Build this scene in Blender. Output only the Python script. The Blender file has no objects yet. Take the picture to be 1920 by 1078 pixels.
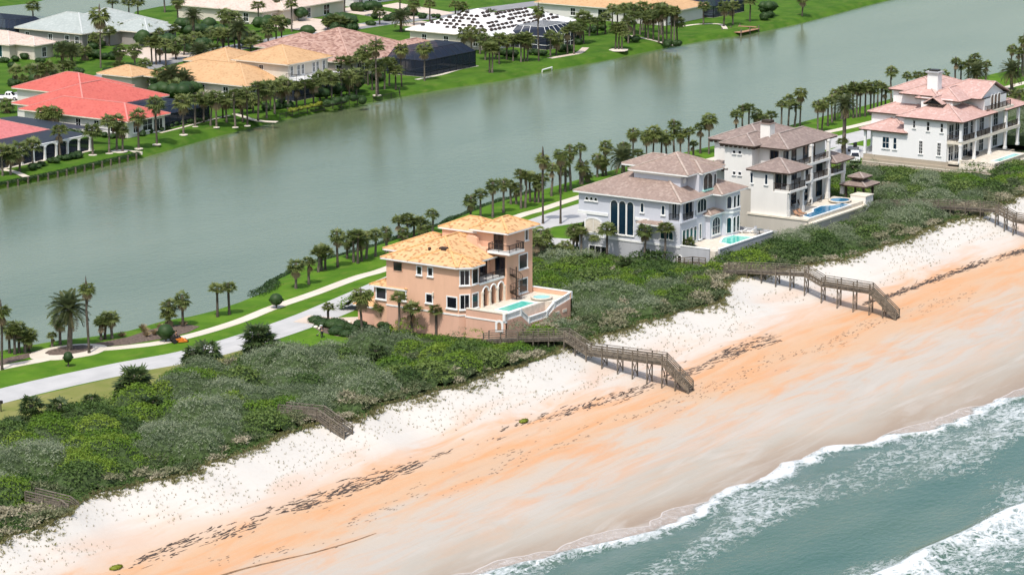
import bpy, math, random
import numpy as np
from mathutils import Vector, Matrix

# ------------------------------------------------------------------ camera, sky, sun
sc = bpy.context.scene
C = sc.collection
F, PITCH, YAW, CAMH = 5670.0, math.radians(12.3), math.radians(33.8), 97.0   # focal length in 1920-px units
cam_d = bpy.data.cameras.new('camera'); cam = bpy.data.objects.new('camera', cam_d); C.objects.link(cam)
cam.location = (0, 0, CAMH); cam.rotation_euler = (math.pi/2 - PITCH, 0, YAW)
cam_d.sensor_width = 36; cam_d.lens = 36*F/1920; cam_d.clip_start = 1; cam_d.clip_end = 6000
sc.camera = cam

SUN_DIR = Vector((0.28, -0.96, 0)).normalized()      # horizontal direction towards the sun (x = east, y = north along the shore)
SUN_EL = math.radians(60)
w = bpy.data.worlds.new('World'); sc.world = w; w.use_nodes = True
nt = w.node_tree; bg = nt.nodes['Background']
sky = nt.nodes.new('ShaderNodeTexSky'); sky.sky_type = 'NISHITA'; sky.sun_disc = False
sky.sun_elevation = SUN_EL; sky.sun_rotation = math.atan2(SUN_DIR.x, SUN_DIR.y)
sky.air_density = 1.3; sky.dust_density = 3.0; sky.ozone_density = 1.0
nt.links.new(sky.outputs[0], bg.inputs[0]); bg.inputs[1].default_value = 0.15
sun_d = bpy.data.lights.new('sun', 'SUN'); sun_d.energy = 3.0; sun_d.angle = math.radians(1.6); sun_d.color = (1, .955, .89)
sun = bpy.data.objects.new('sun', sun_d); C.objects.link(sun)
ts = Vector((SUN_DIR.x*math.cos(SUN_EL), SUN_DIR.y*math.cos(SUN_EL), math.sin(SUN_EL)))
sun.rotation_euler = ts.to_track_quat('Z', 'Y').to_euler(); sun.location = (-200, 200, 200)
sc.view_settings.view_transform = 'Standard'; sc.view_settings.look = 'None'; sc.view_settings.gamma = 1
sc.view_settings.exposure = 0.38

# ------------------------------------------------------------------ survey: photo pixel + known height -> place
cp, sp, cy, sy = math.cos(PITCH), math.sin(PITCH), math.cos(YAW), math.sin(YAW)
def P(u, v, z=5.0):
    x = (u-960)/F; y = (v-539)/F
    t = (z-CAMH)/(-sp-y*cp); X = x*t; Y = (cp-y*sp)*t
    return Vector((X*cy-Y*sy, X*sy+Y*cy, z))
def proj(e, n, z):
    X = e*cy+n*sy; Y = -e*sy+n*cy; Z = z-CAMH; d = Y*cp-Z*sp
    return 960+F*X/d, 539-F*(Y*sp+Z*cp)/d
def bis(f, t, a, b):
    fa = f(a)-t
    for _ in range(46):
        m = (a+b)/2; fm = f(m)-t
        if fm*fa > 0: a, fa = m, fm
        else: b = m
    return (a+b)/2
def onE(u, n, z): return bis(lambda e: proj(e, n, z)[0], u, -900, 300)
def onN(u, e, z): return bis(lambda n: proj(e, n, z)[0], u, 120, 1200)
def hgt(v, e, n): return bis(lambda z: proj(e, n, z)[1], v, -20, 80)

rnd = random.Random(7)
def vnoise(x, y, seed=0):
    x = np.asarray(x, float); y = np.asarray(y, float)
    xi = np.floor(x).astype(np.int64); yi = np.floor(y).astype(np.int64); fx = x-xi; fy = y-yi
    fx = fx*fx*(3-2*fx); fy = fy*fy*(3-2*fy)
    def h(a, b):
        k = (a*374761393 + b*668265263 + seed*974634541) & 0x7fffffff
        k = ((k ^ (k >> 13))*1274126177) & 0x7fffffff
        return ((k ^ (k >> 16)) & 0xffff)/65535.0
    return (h(xi, yi)*(1-fx)+h(xi+1, yi)*fx)*(1-fy) + (h(xi, yi+1)*(1-fx)+h(xi+1, yi+1)*fx)*fy

# ------------------------------------------------------------------ object helpers
def tag(o, label=None, cat=None, group=None, kind=None):
    if label: o['label'] = label
    if cat: o['category'] = cat
    if group: o['group'] = group
    if kind: o['kind'] = kind
    return o
def empty(name, loc, rz=0.0):
    o = bpy.data.objects.new(name, None); C.objects.link(o); o.location = loc; o.rotation_euler = (0, 0, rz)
    o.empty_display_size = .3
    return o
def link(name, me, parent=None, local=False):
    o = bpy.data.objects.new(name, me); C.objects.link(o)
    if parent is not None:
        o.parent = parent
        if not local:                    # mesh is in world coordinates
            r = parent
            off = Vector((0, 0, 0))
            while r is not None:
                off += r.location; r = r.parent
            o.location = -off
    return o
class MB:
    """collects shapes, builds one mesh object"""
    def __init__(s): s.v = []; s.f = []; s.uv = {}
    def add(s, vs, fs):
        b = len(s.v); s.v += [tuple(p) for p in vs]; s.f += [tuple(i+b for i in f) for f in fs]; return s
    def box(s, x0, y0, z0, x1, y1, z1):
        x0, x1 = min(x0, x1), max(x0, x1); y0, y1 = min(y0, y1), max(y0, y1)
        return s.add([(x0,y0,z0),(x1,y0,z0),(x1,y1,z0),(x0,y1,z0),(x0,y0,z1),(x1,y0,z1),(x1,y1,z1),(x0,y1,z1)],
                     [(0,3,2,1),(4,5,6,7),(0,1,5,4),(1,2,6,5),(2,3,7,6),(3,0,4,7)])
    def prism(s, poly, z0, z1):
        n = len(poly)
        return s.add([(p[0],p[1],z0) for p in poly]+[(p[0],p[1],z1) for p in poly],
                     [tuple(range(n-1,-1,-1)), tuple(range(n,2*n))]+[(i,(i+1)%n,n+(i+1)%n,n+i) for i in range(n)])
    def beam(s, a, b, w, h):
        a = Vector(a); b = Vector(b); d = b-a
        if d.length < 1e-6: return s
        d.normalize(); up = Vector((0,0,1)) if abs(d.z) < .95 else Vector((1,0,0))
        x = d.cross(up).normalized()*w/2; y = x.cross(d).normalized()*h/2
        return s.add([a-x-y,a+x-y,a+x+y,a-x+y,b-x-y,b+x-y,b+x+y,b-x+y],
                     [(0,3,2,1),(4,5,6,7),(0,1,5,4),(1,2,6,5),(2,3,7,6),(3,0,4,7)])
    def tube(s, pts, rs, k=8, cap=True):
        base = len(s.v); m = len(pts)
        for i, p in enumerate(pts):
            p = Vector(p); d = (Vector(pts[min(i+1,m-1)])-Vector(pts[max(i-1,0)]))
            d = d.normalized() if d.length > 1e-9 else Vector((0,0,1))
            u = d.cross(Vector((0,1,0)) if abs(d.y) < .9 else Vector((1,0,0))).normalized(); v = d.cross(u)
            r = rs[i] if hasattr(rs, '__len__') else rs
            for j in range(k):
                a = 2*math.pi*j/k; s.v.append(tuple(p+u*(r*math.cos(a))+v*(r*math.sin(a))))
        for i in range(m-1):
            for j in range(k):
                s.f.append((base+i*k+j, base+i*k+(j+1)%k, base+(i+1)*k+(j+1)%k, base+(i+1)*k+j))
        if cap:
            s.f.append(tuple(base+j for j in range(k-1,-1,-1))); s.f.append(tuple(base+(m-1)*k+j for j in range(k)))
        return s
    def ball(s, c, rx, ry, rz, nu=10, nv=7, jit=0, seed=0, zmin=-1):
        r = random.Random(seed); b = len(s.v)
        for i in range(nv+1):
            t = math.pi*i/nv
            for j in range(nu):
                a = 2*math.pi*j/nu; q = 1+r.uniform(-jit, jit)
                z = max(zmin, math.cos(t))
                s.v.append((c[0]+rx*q*math.sin(t)*math.cos(a), c[1]+ry*q*math.sin(t)*math.sin(a), c[2]+rz*q*z))
        for i in range(nv):
            for j in range(nu):
                s.f.append((b+i*nu+j, b+(i+1)*nu+j, b+(i+1)*nu+(j+1)%nu, b+i*nu+(j+1)%nu))
        return s
    def mesh(s, name, mat, smooth=False):
        me = bpy.data.meshes.new(name); me.from_pydata(s.v, [], s.f)
        if mat: me.materials.append(mat)
        if smooth: me.polygons.foreach_set('use_smooth', [True]*len(me.polygons))
        me.validate(); me.update(); return me
    def build(s, name, mat, parent=None, smooth=False, local=False):
        return link(name, s.mesh(name, mat, smooth), parent, local)
def np_mesh(name, V, Fc, mat, tint=None, smooth=False):
    """fast mesh from numpy: V (n,3); Fc (m,k)"""
    me = bpy.data.meshes.new(name); V = np.asarray(V, np.float32); Fc = np.asarray(Fc, np.int32); k = Fc.shape[1]
    me.vertices.add(len(V)); me.vertices.foreach_set('co', V.ravel())
    me.loops.add(Fc.size); me.loops.foreach_set('vertex_index', Fc.ravel())
    me.polygons.add(len(Fc)); me.polygons.foreach_set('loop_start', np.arange(0, Fc.size, k, dtype=np.int32))
    me.polygons.foreach_set('loop_total', np.full(len(Fc), k, np.int32))
    if smooth: me.polygons.foreach_set('use_smooth', np.ones(len(Fc), bool))
    if tint is not None:
        for nm, a in tint.items():
            at = me.attributes.new(nm, 'FLOAT', 'POINT'); at.data.foreach_set('value', np.asarray(a, np.float32))
    me.update(calc_edges=True)
    for m in (mat if isinstance(mat, list) else [mat]): me.materials.append(m)
    return me
def copy_tree(o, parent=None):
    c = o.copy(); C.objects.link(c)
    if parent is not None: c.parent = parent
    for ch in o.children: copy_tree(ch, c)
    return c

# ------------------------------------------------------------------ materials
def srgb(r, g, b):
    f = lambda c: (c/255/12.92) if c/255 <= .04045 else ((c/255+.055)/1.055)**2.4
    return (f(r), f(g), f(b), 1)
def lin(r, g, b): return (r, g, b, 1)
class NT:
    def __init__(s, name):
        s.m = bpy.data.materials.new(name); s.m.use_nodes = True; s.t = s.m.node_tree
        s.b = s.t.nodes['Principled BSDF']; s.out = s.t.nodes['Material Output']
    def n(s, typ, ins=None, **kw):
        x = s.t.nodes.new(typ)
        for k, v in kw.items(): setattr(x, k, v)
        for k, v in (ins or {}).items(): s.set(x.inputs[k], v)
        return x
    def set(s, sock, v):
        if isinstance(v, bpy.types.NodeSocket): s.t.links.new(v, sock)
        else: sock.default_value = v
    def pos(s): return s.n('ShaderNodeNewGeometry').outputs['Position']
    def obj(s): return s.n('ShaderNodeTexCoord').outputs['Object']
    def map(s, v, scale): return s.n('ShaderNodeMapping', {'Vector': v, 'Scale': scale}).outputs[0]
    def noise(s, vec, scale, detail=4, rough=.55, dist=0):
        return s.n('ShaderNodeTexNoise', {'Vector': vec, 'Scale': scale, 'Detail': detail, 'Roughness': rough, 'Distortion': dist}).outputs[0]
    def mix(s, f, a, b, mode='MIX'):
        x = s.n('ShaderNodeMix', data_type='RGBA', blend_type=mode)
        s.set(x.inputs[0], f); s.set(x.inputs[6], a); s.set(x.inputs[7], b); return x.outputs[2]
    def rng(s, v, a, b, c=0., d=1.):
        return s.n('ShaderNodeMapRange', {0: v, 1: a, 2: b, 3: c, 4: d}).outputs[0]
    def math(s, op, a, b=0., c=0.):
        x = s.n('ShaderNodeMath', operation=op); s.set(x.inputs[0], a); s.set(x.inputs[1], b); s.set(x.inputs[2], c); return x.outputs[0]
    def attr(s, nm): return s.n('ShaderNodeAttribute', attribute_name=nm).outputs['Fac']
    def bump(s, h, st, dist=.05):
        s.set(s.b.inputs['Normal'], s.n('ShaderNodeBump', {'Height': h, 'Strength': st, 'Distance': dist}).outputs[0])
    def base(s, col, rough=.8, spec=.3):
        s.set(s.b.inputs['Base Color'], col); s.b.inputs['Roughness'].default_value = rough; s.b.inputs['Specular IOR Level'].default_value = spec
        return s.m
def simple(name, col, rough=.75, var=.18, scale=1.2, spec=.3, bump=0, bscale=12):
    t = NT(name); p = t.pos(); c2 = tuple(max(0, x*(1-var)) for x in col[:3])+(1,); c1 = tuple(min(1, x*(1+var*.5)) for x in col[:3])+(1,)
    c = t.mix(t.rng(t.noise(p, scale), .35, .65), c2, c1)
    if bump: t.bump(t.noise(p, bscale), bump)
    return t.base(c, rough, spec)
def stucco(name, col, stain=.12):
    t = NT(name); p = t.pos()
    f = t.math('MAXIMUM', t.rng(t.noise(t.map(p, (.5,.5,.16)), 1.4, 5), .42, .74), t.math('MULTIPLY', t.rng(t.noise(t.map(p, (1.,1.,.05)), 2.2, 4), .55, .75), .8))
    c = t.mix(t.math('MULTIPLY', f, stain*2.2), col, tuple(x*.62 for x in col[:3])+(1,))
    c = t.mix(t.math('MULTIPLY', t.noise(p, 9, 3), .16), c, tuple(x*.75 for x in col[:3])+(1,))
    t.bump(t.noise(p, 22, 3), .15, .02); return t.base(c, .9, .15)
def tiles(name, ca, cb, cc, share=.35, tw=.33, th=.38, ridge=.5, big=.5):
    """barrel tiles: uv in metres (u along the eave, v up the slope)"""
    t = NT(name); uv = t.n('ShaderNodeUVMap').outputs[0]; x = t.n('ShaderNodeSeparateXYZ', {0: uv}); u, v = x.outputs[0], x.outputs[1]
    iu = t.math('FLOOR', t.math('DIVIDE', u, tw)); iv = t.math('FLOOR', t.math('DIVIDE', v, th))
    wn = t.n('ShaderNodeTexWhiteNoise', {'Vector': t.n('ShaderNodeCombineXYZ', {0: iu, 1: iv}).outputs[0]}, noise_dimensions='2D').outputs[0]
    c = t.mix(wn, ca, cb)
    bn = t.noise(t.pos(), big, 4)
    wn2 = t.n('ShaderNodeTexWhiteNoise', {'Vector': t.n('ShaderNodeCombineXYZ', {0: t.math('ADD', iu, 31.7), 1: iv}).outputs[0]}, noise_dimensions='2D').outputs[0]
    k = t.math('GREATER_THAN', t.math('ADD', wn2, t.math('MULTIPLY', t.math('SUBTRACT', bn, .5), .6)), 1-share)
    c = t.mix(k, c, cc)
    fv = t.math('FRACT', t.math('DIVIDE', v, th)); fu = t.math('FRACT', t.math('DIVIDE', u, tw))
    barrel = t.math('SINE', t.math('MULTIPLY', fu, math.pi))
    t.bump(t.math('ADD', t.math('MULTIPLY', barrel, .7), t.math('MULTIPLY', t.math('SUBTRACT', 1., fv), .6)), ridge, .09)
    c = t.mix(t.math('MULTIPLY', t.rng(t.noise(t.pos(), .25, 5), .45, .75), .3), c, tuple(q*.7 for q in ca[:3])+(1,))
    return t.base(c, .8, .2)
def leaf(name, ca, cb, dead=None, trans=.34, oscale=1):
    t = NT(name); oi = t.n('ShaderNodeObjectInfo').outputs['Random']; p = t.pos()
    f = t.math('ADD', t.math('MULTIPLY', oi, .45), t.math('MULTIPLY', t.noise(p, .9*oscale, 3), .6))
    c = t.mix(f, ca, cb)
    if dead: c = t.mix(t.math('MULTIPLY', t.rng(t.noise(p, 2.3, 2), .58, .75), .6), c, dead)
    t.base(c, .55, .35)
    tr = t.n('ShaderNodeBsdfTranslucent', {'Color': c}); mx = t.n('ShaderNodeMixShader', {0: trans, 1: t.b.outputs[0], 2: tr.outputs[0]})
    t.t.links.new(mx.outputs[0], t.out.inputs[0]); return t.m
def tintleaf(name, cols, dead=None, trans=.34):
    """leaf colour chosen by the per-clump attribute 'tint' (0..1) with a small flutter"""
    t = NT(name); f = t.attr('tint'); r = t.n('ShaderNodeValToRGB', {0: t.math('ADD', f, t.math('MULTIPLY', t.math('SUBTRACT', t.noise(t.pos(), 3.1, 2), .5), .35))})
    cr = r.color_ramp
    while len(cr.elements) < len(cols): cr.elements.new(.5)
    for i, c in enumerate(cols): cr.elements[i].position = i/(len(cols)-1); cr.elements[i].color = c
    c = r.outputs[0]; t.base(c, .6, .3)
    tr = t.n('ShaderNodeBsdfTranslucent', {'Color': c}); mx = t.n('ShaderNodeMixShader', {0: trans, 1: t.b.outputs[0], 2: tr.outputs[0]})
    t.t.links.new(mx.outputs[0], t.out.inputs[0]); return t.m
M = {}
M['white_trim'] = simple('white_trim', lin(.72,.72,.70), .6, .06)
M['cream_trim'] = simple('cream_trim', lin(.66,.60,.50), .7, .1)
M['dark_metal'] = simple('dark_metal', lin(.03,.026,.024), .45, .2)
M['bronze'] = simple('bronze', lin(.05,.035,.025), .5, .2)
M['wood_old'] = simple('wood_old', lin(.155,.13,.10), .9, .45, 2.2, bump=.3, bscale=8)
M['wood_dark'] = simple('wood_dark', lin(.05,.035,.026), .7, .3, 3)
M['wood_warm'] = simple('wood_warm', lin(.36,.20,.12), .8, .25, 3)
M['deck_stone'] = simple('deck_stone', lin(.60,.54,.45), .8, .15, 1.5)
def glass(name, col):
    t = NT(name); t.base(t.mix(t.noise(t.pos(), .6, 2), col, tuple(x*.35 for x in col[:3])+(1,)), .08, .5); return t.m
M['glass'] = glass('window_glass', lin(.012,.014,.022)); M['glass_blue'] = glass('blue_glass', lin(.010,.032,.060))
M['glass_teal'] = glass('teal_glass', lin(.010,.060,.075)); M['glass_grey'] = glass('grey_glass', lin(.05,.055,.06))
def poolmat(name, a, b):
    t = NT(name); p = t.pos(); v = t.n('ShaderNodeTexVoronoi', {'Vector': p, 'Scale': 1.6}, feature='SMOOTH_F1').outputs[0]
    t.bump(t.noise(p, 3, 3), .25, .03); return t.base(t.mix(t.rng(v, .1, .7), a, b), .06, .5)
M['pool_green'] = poolmat('pool_water_green', lin(.06,.42,.34), lin(.14,.56,.46)); M['pool_blue'] = poolmat('pool_water_blue', lin(.01,.10,.24), lin(.03,.20,.34))
M['pool_pale'] = poolmat('pool_water_pale', lin(.22,.5,.45), lin(.34,.6,.53)); M['pool_dark'] = poolmat('pool_water_dark', lin(.01,.05,.06), lin(.02,.08,.09))
M['palm_leaf'] = leaf('palm_leaf', lin(.062,.100,.026), lin(.175,.205,.060), lin(.30,.25,.11))
M['palm_bright'] = leaf('palm_leaf_bright', lin(.075,.12,.025), lin(.19,.215,.06), lin(.32,.25,.11))
M['palm_dark'] = leaf('palmetto_leaf', lin(.030,.058,.018), lin(.075,.115,.034), lin(.22,.18,.09))
M['date_leaf'] = leaf('date_palm_leaf', lin(.045,.08,.03), lin(.15,.17,.07), lin(.30,.24,.12))
M['dead_leaf'] = leaf('dead_palm_leaf', lin(.24,.17,.09), lin(.36,.28,.16))
M['bush_leaf'] = leaf('bush_leaf', lin(.020,.052,.014), lin(.055,.105,.026)); M['lime_leaf'] = leaf('lime_leaf', lin(.16,.22,.02), lin(.28,.30,.03))
M['trunk'] = simple('palm_trunk', lin(.15,.125,.10), .95, .4, 3.5, bump=.5, bscale=9)
M['trunk_dark'] = simple('palm_trunk_dark', lin(.085,.07,.055), .95, .4, 3.5, bump=.5, bscale=9)
# ------------------------------------------------------------------ the lie of the land (curves read from the photograph, as x over y)
def curve(pts, z, lo=None, hi=None):
    a = sorted((P(u, v, z).y, P(u, v, z).x) for u, v in pts)
    ys = np.array([q[0] for q in a]); xs = np.array([q[1] for q in a])
    return lambda n: np.interp(n, ys, xs)
LAKE_Z, LAND_Z, DUNE_Z, TOE_Z = 3.8, 5.0, 6.5, 3.0
far_c = curve([(0,355),(100,335),(265,297),(400,258),(520,228),(640,203),(740,184),(850,165),(940,152),(1030,133),(1130,115),(1250,90),(1330,75),(1400,66),(1500,45),(1600,18),(1660,2)], LAKE_Z)
near_c = curve([(0,667),(91,651),(156,644),(234,631),(299,612),(345,605),(390,594),(442,577),(491,556),(512,535),(564,509),(616,493),(657,483),(709,467),(816,433),(850,418),(907,394),(953,381),(1083,344),(1200,312),(1340,280),(1509,234),(1600,210),(1700,184),(1852,147),(1920,132)], LAKE_Z)
dune_c0 = curve([(45,999),(89,983),(128,965),(142,950),(193,923),(226,917),(267,907),(312,898),(365,885),(374,873),(424,864),(486,836),(540,814),(597,796),(660,790),(693,777),(709,762),(758,751),(816,736),(860,724),(912,705),(985,685),(1037,664),(1055,651),(1101,640),(1146,625),(1198,609),(1250,593),(1302,580),(1341,572),(1363,558),(1356,535),(1385,519),(1438,515),(1491,500),(1582,487),(1642,467),(1702,451),(1763,420),(1823,408),(1878,383),(1920,366)], DUNE_Z)
toe_c = curve([(220,1060),(330,1020),(480,980),(620,925),(740,885),(870,832),(1010,785),(1140,750),(1290,690),(1440,632),(1690,548),(1820,500),(1920,470)], TOE_Z)
shore_c0 = curve([(860,1078),(960,1045),(1100,1010),(1200,989),(1294,947),(1354,925),(1429,891),(1481,861),(1567,835),(1650,826),(1687,812),(1796,771),(1875,745),(1920,726)], .2)
break_c = curve([(1650,1078),(1764,1030),(1920,950)], .2)
def dune_c(n): return dune_c0(n) + (vnoise(np.asarray(n)*.45, 3.3, 5)-.5)*1.1
def shore_c(n):
    n = np.asarray(n, float)
    return shore_c0(n) + (vnoise(n*.07, .5, 8)-.5)*2.2 - 1.5*np.abs(np.sin(n*.27+2*vnoise(n*.05, 1.5, 9)))**.7*vnoise(n*.06, 7.7, 4) + .8 + (vnoise(n*.55, 4.1, 14)-.5)*.7
def ground_z(e, n):
    """height of the land surface east of the lake"""
    D, W, S = dune_c(n), toe_c(n), shore_c0(n)+.0
    e = np.asarray(e, float); n = np.asarray(n, float)
    plate = LAND_Z + (DUNE_Z-LAND_Z)*np.clip((e+238)/np.maximum(D+238, 1), 0, 1)**2.2 + (vnoise(e*.11, n*.11, 3)-.5)*.7*np.clip((e+236)/8, 0, 1)*np.clip((D+1-e)/6, 0, 1)
    t = np.clip((e-D)/(W-D), 0, 1); sand = DUNE_Z + (TOE_Z-DUNE_Z)*(t**.85) + (vnoise(e*.16, n*.10, 6)-.5)*.9*np.sin(np.pi*t)
    t2 = np.clip((e-W)/(S-W), 0, 1); beach = TOE_Z + (.2-TOE_Z)*t2**.9
    sea = np.maximum(.2-.13*(e-S), -3)
    return np.where(e < D, plate, np.where(e < W, sand, np.where(e < S, beach, sea)))
def sand_t(e, n):
    D, W, S = dune_c(n), toe_c(n), shore_c0(n)
    return np.where(e < W, (e-D)/(W-D), np.where(e < S, 1+(e-W)/(S-W), 2+(e-S)*.05))

# --- ground materials
def lawn_mat(name, a, b, dry):
    t = NT(name); p = t.pos(); c = t.mix(t.rng(t.noise(p, .22, 5), .35, .68), a, b)
    c = t.mix(t.math('MULTIPLY', t.rng(t.noise(t.map(p, (1,.35,1)), .9, 4), .52, .75), .55), c, dry)
    c = t.mix(t.math('MULTIPLY', t.noise(p, 6, 3), .35), c, tuple(x*.5 for x in a[:3])+(1,))
    t.bump(t.noise(p, 14, 3), .5, .06); return t.base(c, .95, .1)
M['lawn'] = lawn_mat('lawn', lin(.058,.140,.010), lin(.105,.205,.016), lin(.16,.20,.035))
M['lawn_far'] = lawn_mat('lawn_far', lin(.042,.105,.010), lin(.080,.160,.016), lin(.14,.17,.04))
M['verge'] = lawn_mat('dry_verge', lin(.17,.19,.05), lin(.24,.23,.08), lin(.30,.26,.13))
M['scrub_floor'] = simple('scrub_floor', lin(.05,.07,.025), .95, .5, 1.2, bump=.6, bscale=5)
M['lake_bed'] = simple('lake_bed', lin(.09,.10,.05), .9, .3)
t = NT('sand'); p = t.pos(); a = t.attr('t')
st = t.map(p, (1, .22, 1)); n1 = t.noise(st, .16, 5, .6, .6); n2 = t.noise(t.map(p, (1,.16,1)), .42, 6, .62, .8); n3 = t.noise(p, 1.7, 4)
aa = t.math('ADD', a, t.math('MULTIPLY', t.math('SUBTRACT', n1, .5), .55))
r = t.n('ShaderNodeValToRGB', {0: t.math('MULTIPLY', aa, .45)}); cr = r.color_ramp
stops = [(0., (.50,.475,.435)), (.22, (.52,.49,.445)), (.34, (.51,.445,.385)), (.43, (.50,.365,.265)), (.50, (.50,.315,.19)), (.57, (.475,.325,.215)), (.63, (.425,.36,.295)), (.72, (.395,.36,.315)), (.82, (.35,.315,.265)), (.89, (.31,.245,.185)), (1., (.23,.155,.105))]
while len(cr.elements) < len(stops): cr.elements.new(.5)
for i, (q, c) in enumerate(stops): cr.elements[i].position = q; cr.elements[i].color = c+(1,)
c = r.outputs[0]
band = t.math('MULTIPLY', t.rng(a, .35, .9), t.rng(a, 1.95, 1.35))
c = t.mix(t.math('MULTIPLY', t.rng(n2, .46, .66), t.math('MULTIPLY', band, .72)), c, lin(.53,.255,.11))
c = t.mix(t.math('MULTIPLY', t.rng(t.noise(t.map(p, (1,.12,1)), .3, 5, .6, 1.), .52, .68), t.math('MULTIPLY', t.rng(a, 1.1, 1.5), .55)), c, lin(.43,.395,.355))
c = t.mix(t.math('MULTIPLY', t.rng(t.noise(t.map(p, (1,.1,1)), .8, 5, .6, 1.), .56, .70), t.math('MULTIPLY', t.rng(a, .9, 1.2), .35)), c, lin(.36,.28,.21))
c = t.mix(t.math('MULTIPLY', t.rng(t.noise(t.map(p, (.8,.35,1)), .12, 4, .55, .6), .53, .64), t.math('MULTIPLY', t.rng(a, .25, .5), t.math('MULTIPLY', t.rng(a, 1.1, .85), .55))), c, lin(.51,.37,.28))
c = t.mix(t.math('MULTIPLY', t.rng(n3, .5, .8), .16), c, lin(.42,.34,.26))
t.bump(t.math('ADD', t.noise(p, 1.3, 5), t.math('MULTIPLY', t.noise(p, 7, 3), .3)), .35, .12); t.base(c, .9, .2)
t.set(t.b.inputs['Roughness'], t.rng(a, 1.75, 2.02, .92, .35)); M['sand'] = t.m

# --- one ground sheet, lagoon basin and sea floor included
rows = np.concatenate([np.arange(-200, 195, 35.), np.arange(195, 470, 1.25), np.arange(470, 640, 2.5), np.arange(640, 760, 10.), np.arange(800, 2600, 150.)])
cols = []; zs = []; zone = []
def zcol(fn, zf, zn): cols.append(fn(rows)); zs.append(zf(cols[-1], rows) if callable(zf) else np.full(len(rows), float(zf))); zone.append(zn)
for e in (-2600, -1500, -1000, -800): zcol(lambda n, e=e: np.full(len(n), float(e)), LAND_Z, 0)
for k in range(12): zcol(lambda n, k=k: -760+(far_c(n)-3.2+760)*k/11., LAND_Z, 0)
zcol(lambda n: far_c(n)-1.2, LAND_Z-.35, 0); zcol(lambda n: far_c(n), LAKE_Z, 0); zone[-1] = 1
zcol(lambda n: far_c(n)+4, 2.6, 1); zcol(lambda n: near_c(n)-4, 2.6, 1); zcol(lambda n: near_c(n), LAKE_Z, 2)
zcol(lambda n: near_c(n)+.8, LAND_Z-.3, 2); zcol(lambda n: near_c(n)+1.9, LAND_Z, 2)
for k in range(1, 7): zcol(lambda n, k=k: near_c(n)+1.9+(-240.5-near_c(n)-1.9)*k/6., LAND_Z, 2)
zone[-1] = 3
for k in range(1, 25): zcol(lambda n, k=k: -240.5+(dune_c(n)+240.5)*k/24., ground_z, 3)
zone[-1] = 4
for k in range(1, 13): zcol(lambda n, k=k: dune_c(n)+(toe_c(n)-dune_c(n))*k/12., ground_z, 4)
for k in range(1, 25): zcol(lambda n, k=k: toe_c(n)+(shore_c0(n)-toe_c(n))*k/24., ground_z, 4)
for dd in (1.5, 3, 5, 9, 20, 60, 200, 1500): zcol(lambda n, dd=dd: shore_c0(n)+dd, ground_z, 4)
X = np.stack(cols, 1); Zg = np.stack(zs, 1); Yg = np.repeat(rows[:, None], X.shape[1], 1)
nr, nc = X.shape
idx = np.arange(nr*nc).reshape(nr, nc)
quads = np.stack([idx[:-1,:-1], idx[:-1,1:], idx[1:,1:], idx[1:,:-1]], -1).reshape(-1, 4)
tt = sand_t(X, Yg)
me = np_mesh('ground', np.stack([X, Yg, Zg], -1).reshape(-1, 3), quads, [M['lawn_far'], M['lake_bed'], M['lawn'], M['scrub_floor'], M['sand']], {'t': tt.ravel()}, True)
zi = np.array(zone[:-1]); me.polygons.foreach_set('material_index', np.tile(zi, nr-1).astype(np.int32)); me.update()
tag(link('ground', me), kind='structure')

# --- lagoon
t = NT('lake_water'); p = t.pos(); w1 = t.noise(t.map(p, (1,.55,1)), .9, 4, .6); w2 = t.noise(t.map(p, (.8,.25,1)), .05, 4)
t.bump(t.math('ADD', w1, t.math('MULTIPLY', t.noise(t.map(p, (1,.4,1)), 2.6, 3), .5)), .3, .2)
t.base(t.mix(t.rng(w2, .35, .65), lin(.085,.112,.052), lin(.12,.145,.078)), .16, .5); M['lake'] = t.m
rr = np.arange(150, 1300, 10.)
Vl = np.concatenate([np.stack([far_c(rr)-.9, rr, np.full(len(rr), LAKE_Z)], 1), np.stack([near_c(rr)+.5, rr, np.full(len(rr), LAKE_Z)], 1)])
k = len(rr); ql = np.array([[i, k+i, k+i+1, i+1] for i in range(k-1)])
tag(link('lake', np_mesh('lake', Vl, ql, M['lake'])), kind='structure')

# --- ocean with surf
ro = np.concatenate([np.arange(150, 225, 5.), np.arange(225, 380, .5), np.arange(380, 600, 6.), np.arange(620, 2600, 120.)])
do = np.concatenate([np.arange(0, 6, .25), np.arange(6, 60, .5), np.arange(60, 120, 3.), np.array([130, 160, 220, 400, 900, 1500])])
RN, DO = np.meshgrid(ro, do, indexing='ij'); SH = shore_c(RN); XE = SH+DO
BR = break_c(RN)+(vnoise(RN*.12, .3, 12)-.5)*3
foam = np.zeros_like(DO)
# first line: the shore break, then lace trailing off
wg = np.clip((vnoise(RN*.075, 2.2, 21)-.30)/.16, 0, 1); surge = (SH+.25)*(1-wg)+(shore_c0(RN)+2.0+(vnoise(RN*.5, 1.1, 15)-.5)*1.1)*wg
dd = XE-surge
strength = .75+.5*(vnoise(RN*.05, 9.1, 22)-.5)
foam = np.maximum(foam, np.where((dd > -.6) & (dd < 3.6), np.clip(.42+.55*strength*vnoise(RN*.35, XE*.5, 28), 0, .9), 0)*np.clip((dd+.6)/.5, 0, 1)*np.clip((3.4-dd)/2.6, 0, 1)*1.15)
foam = np.maximum(foam, np.clip(1-(dd-1.5)/(7+16*vnoise(RN*.035, XE*.02, 23)**2), 0, 1)*(dd > 0)*np.clip(vnoise(RN*.07, XE*.10, 24)*1.6-.62, 0, .62))
patch = vnoise(RN*.05+XE*.04, XE*.14, 25); foam = np.maximum(foam, np.clip((patch-.55)*1.6, 0, .42)*(dd > 2))
bb = XE-BR
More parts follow.
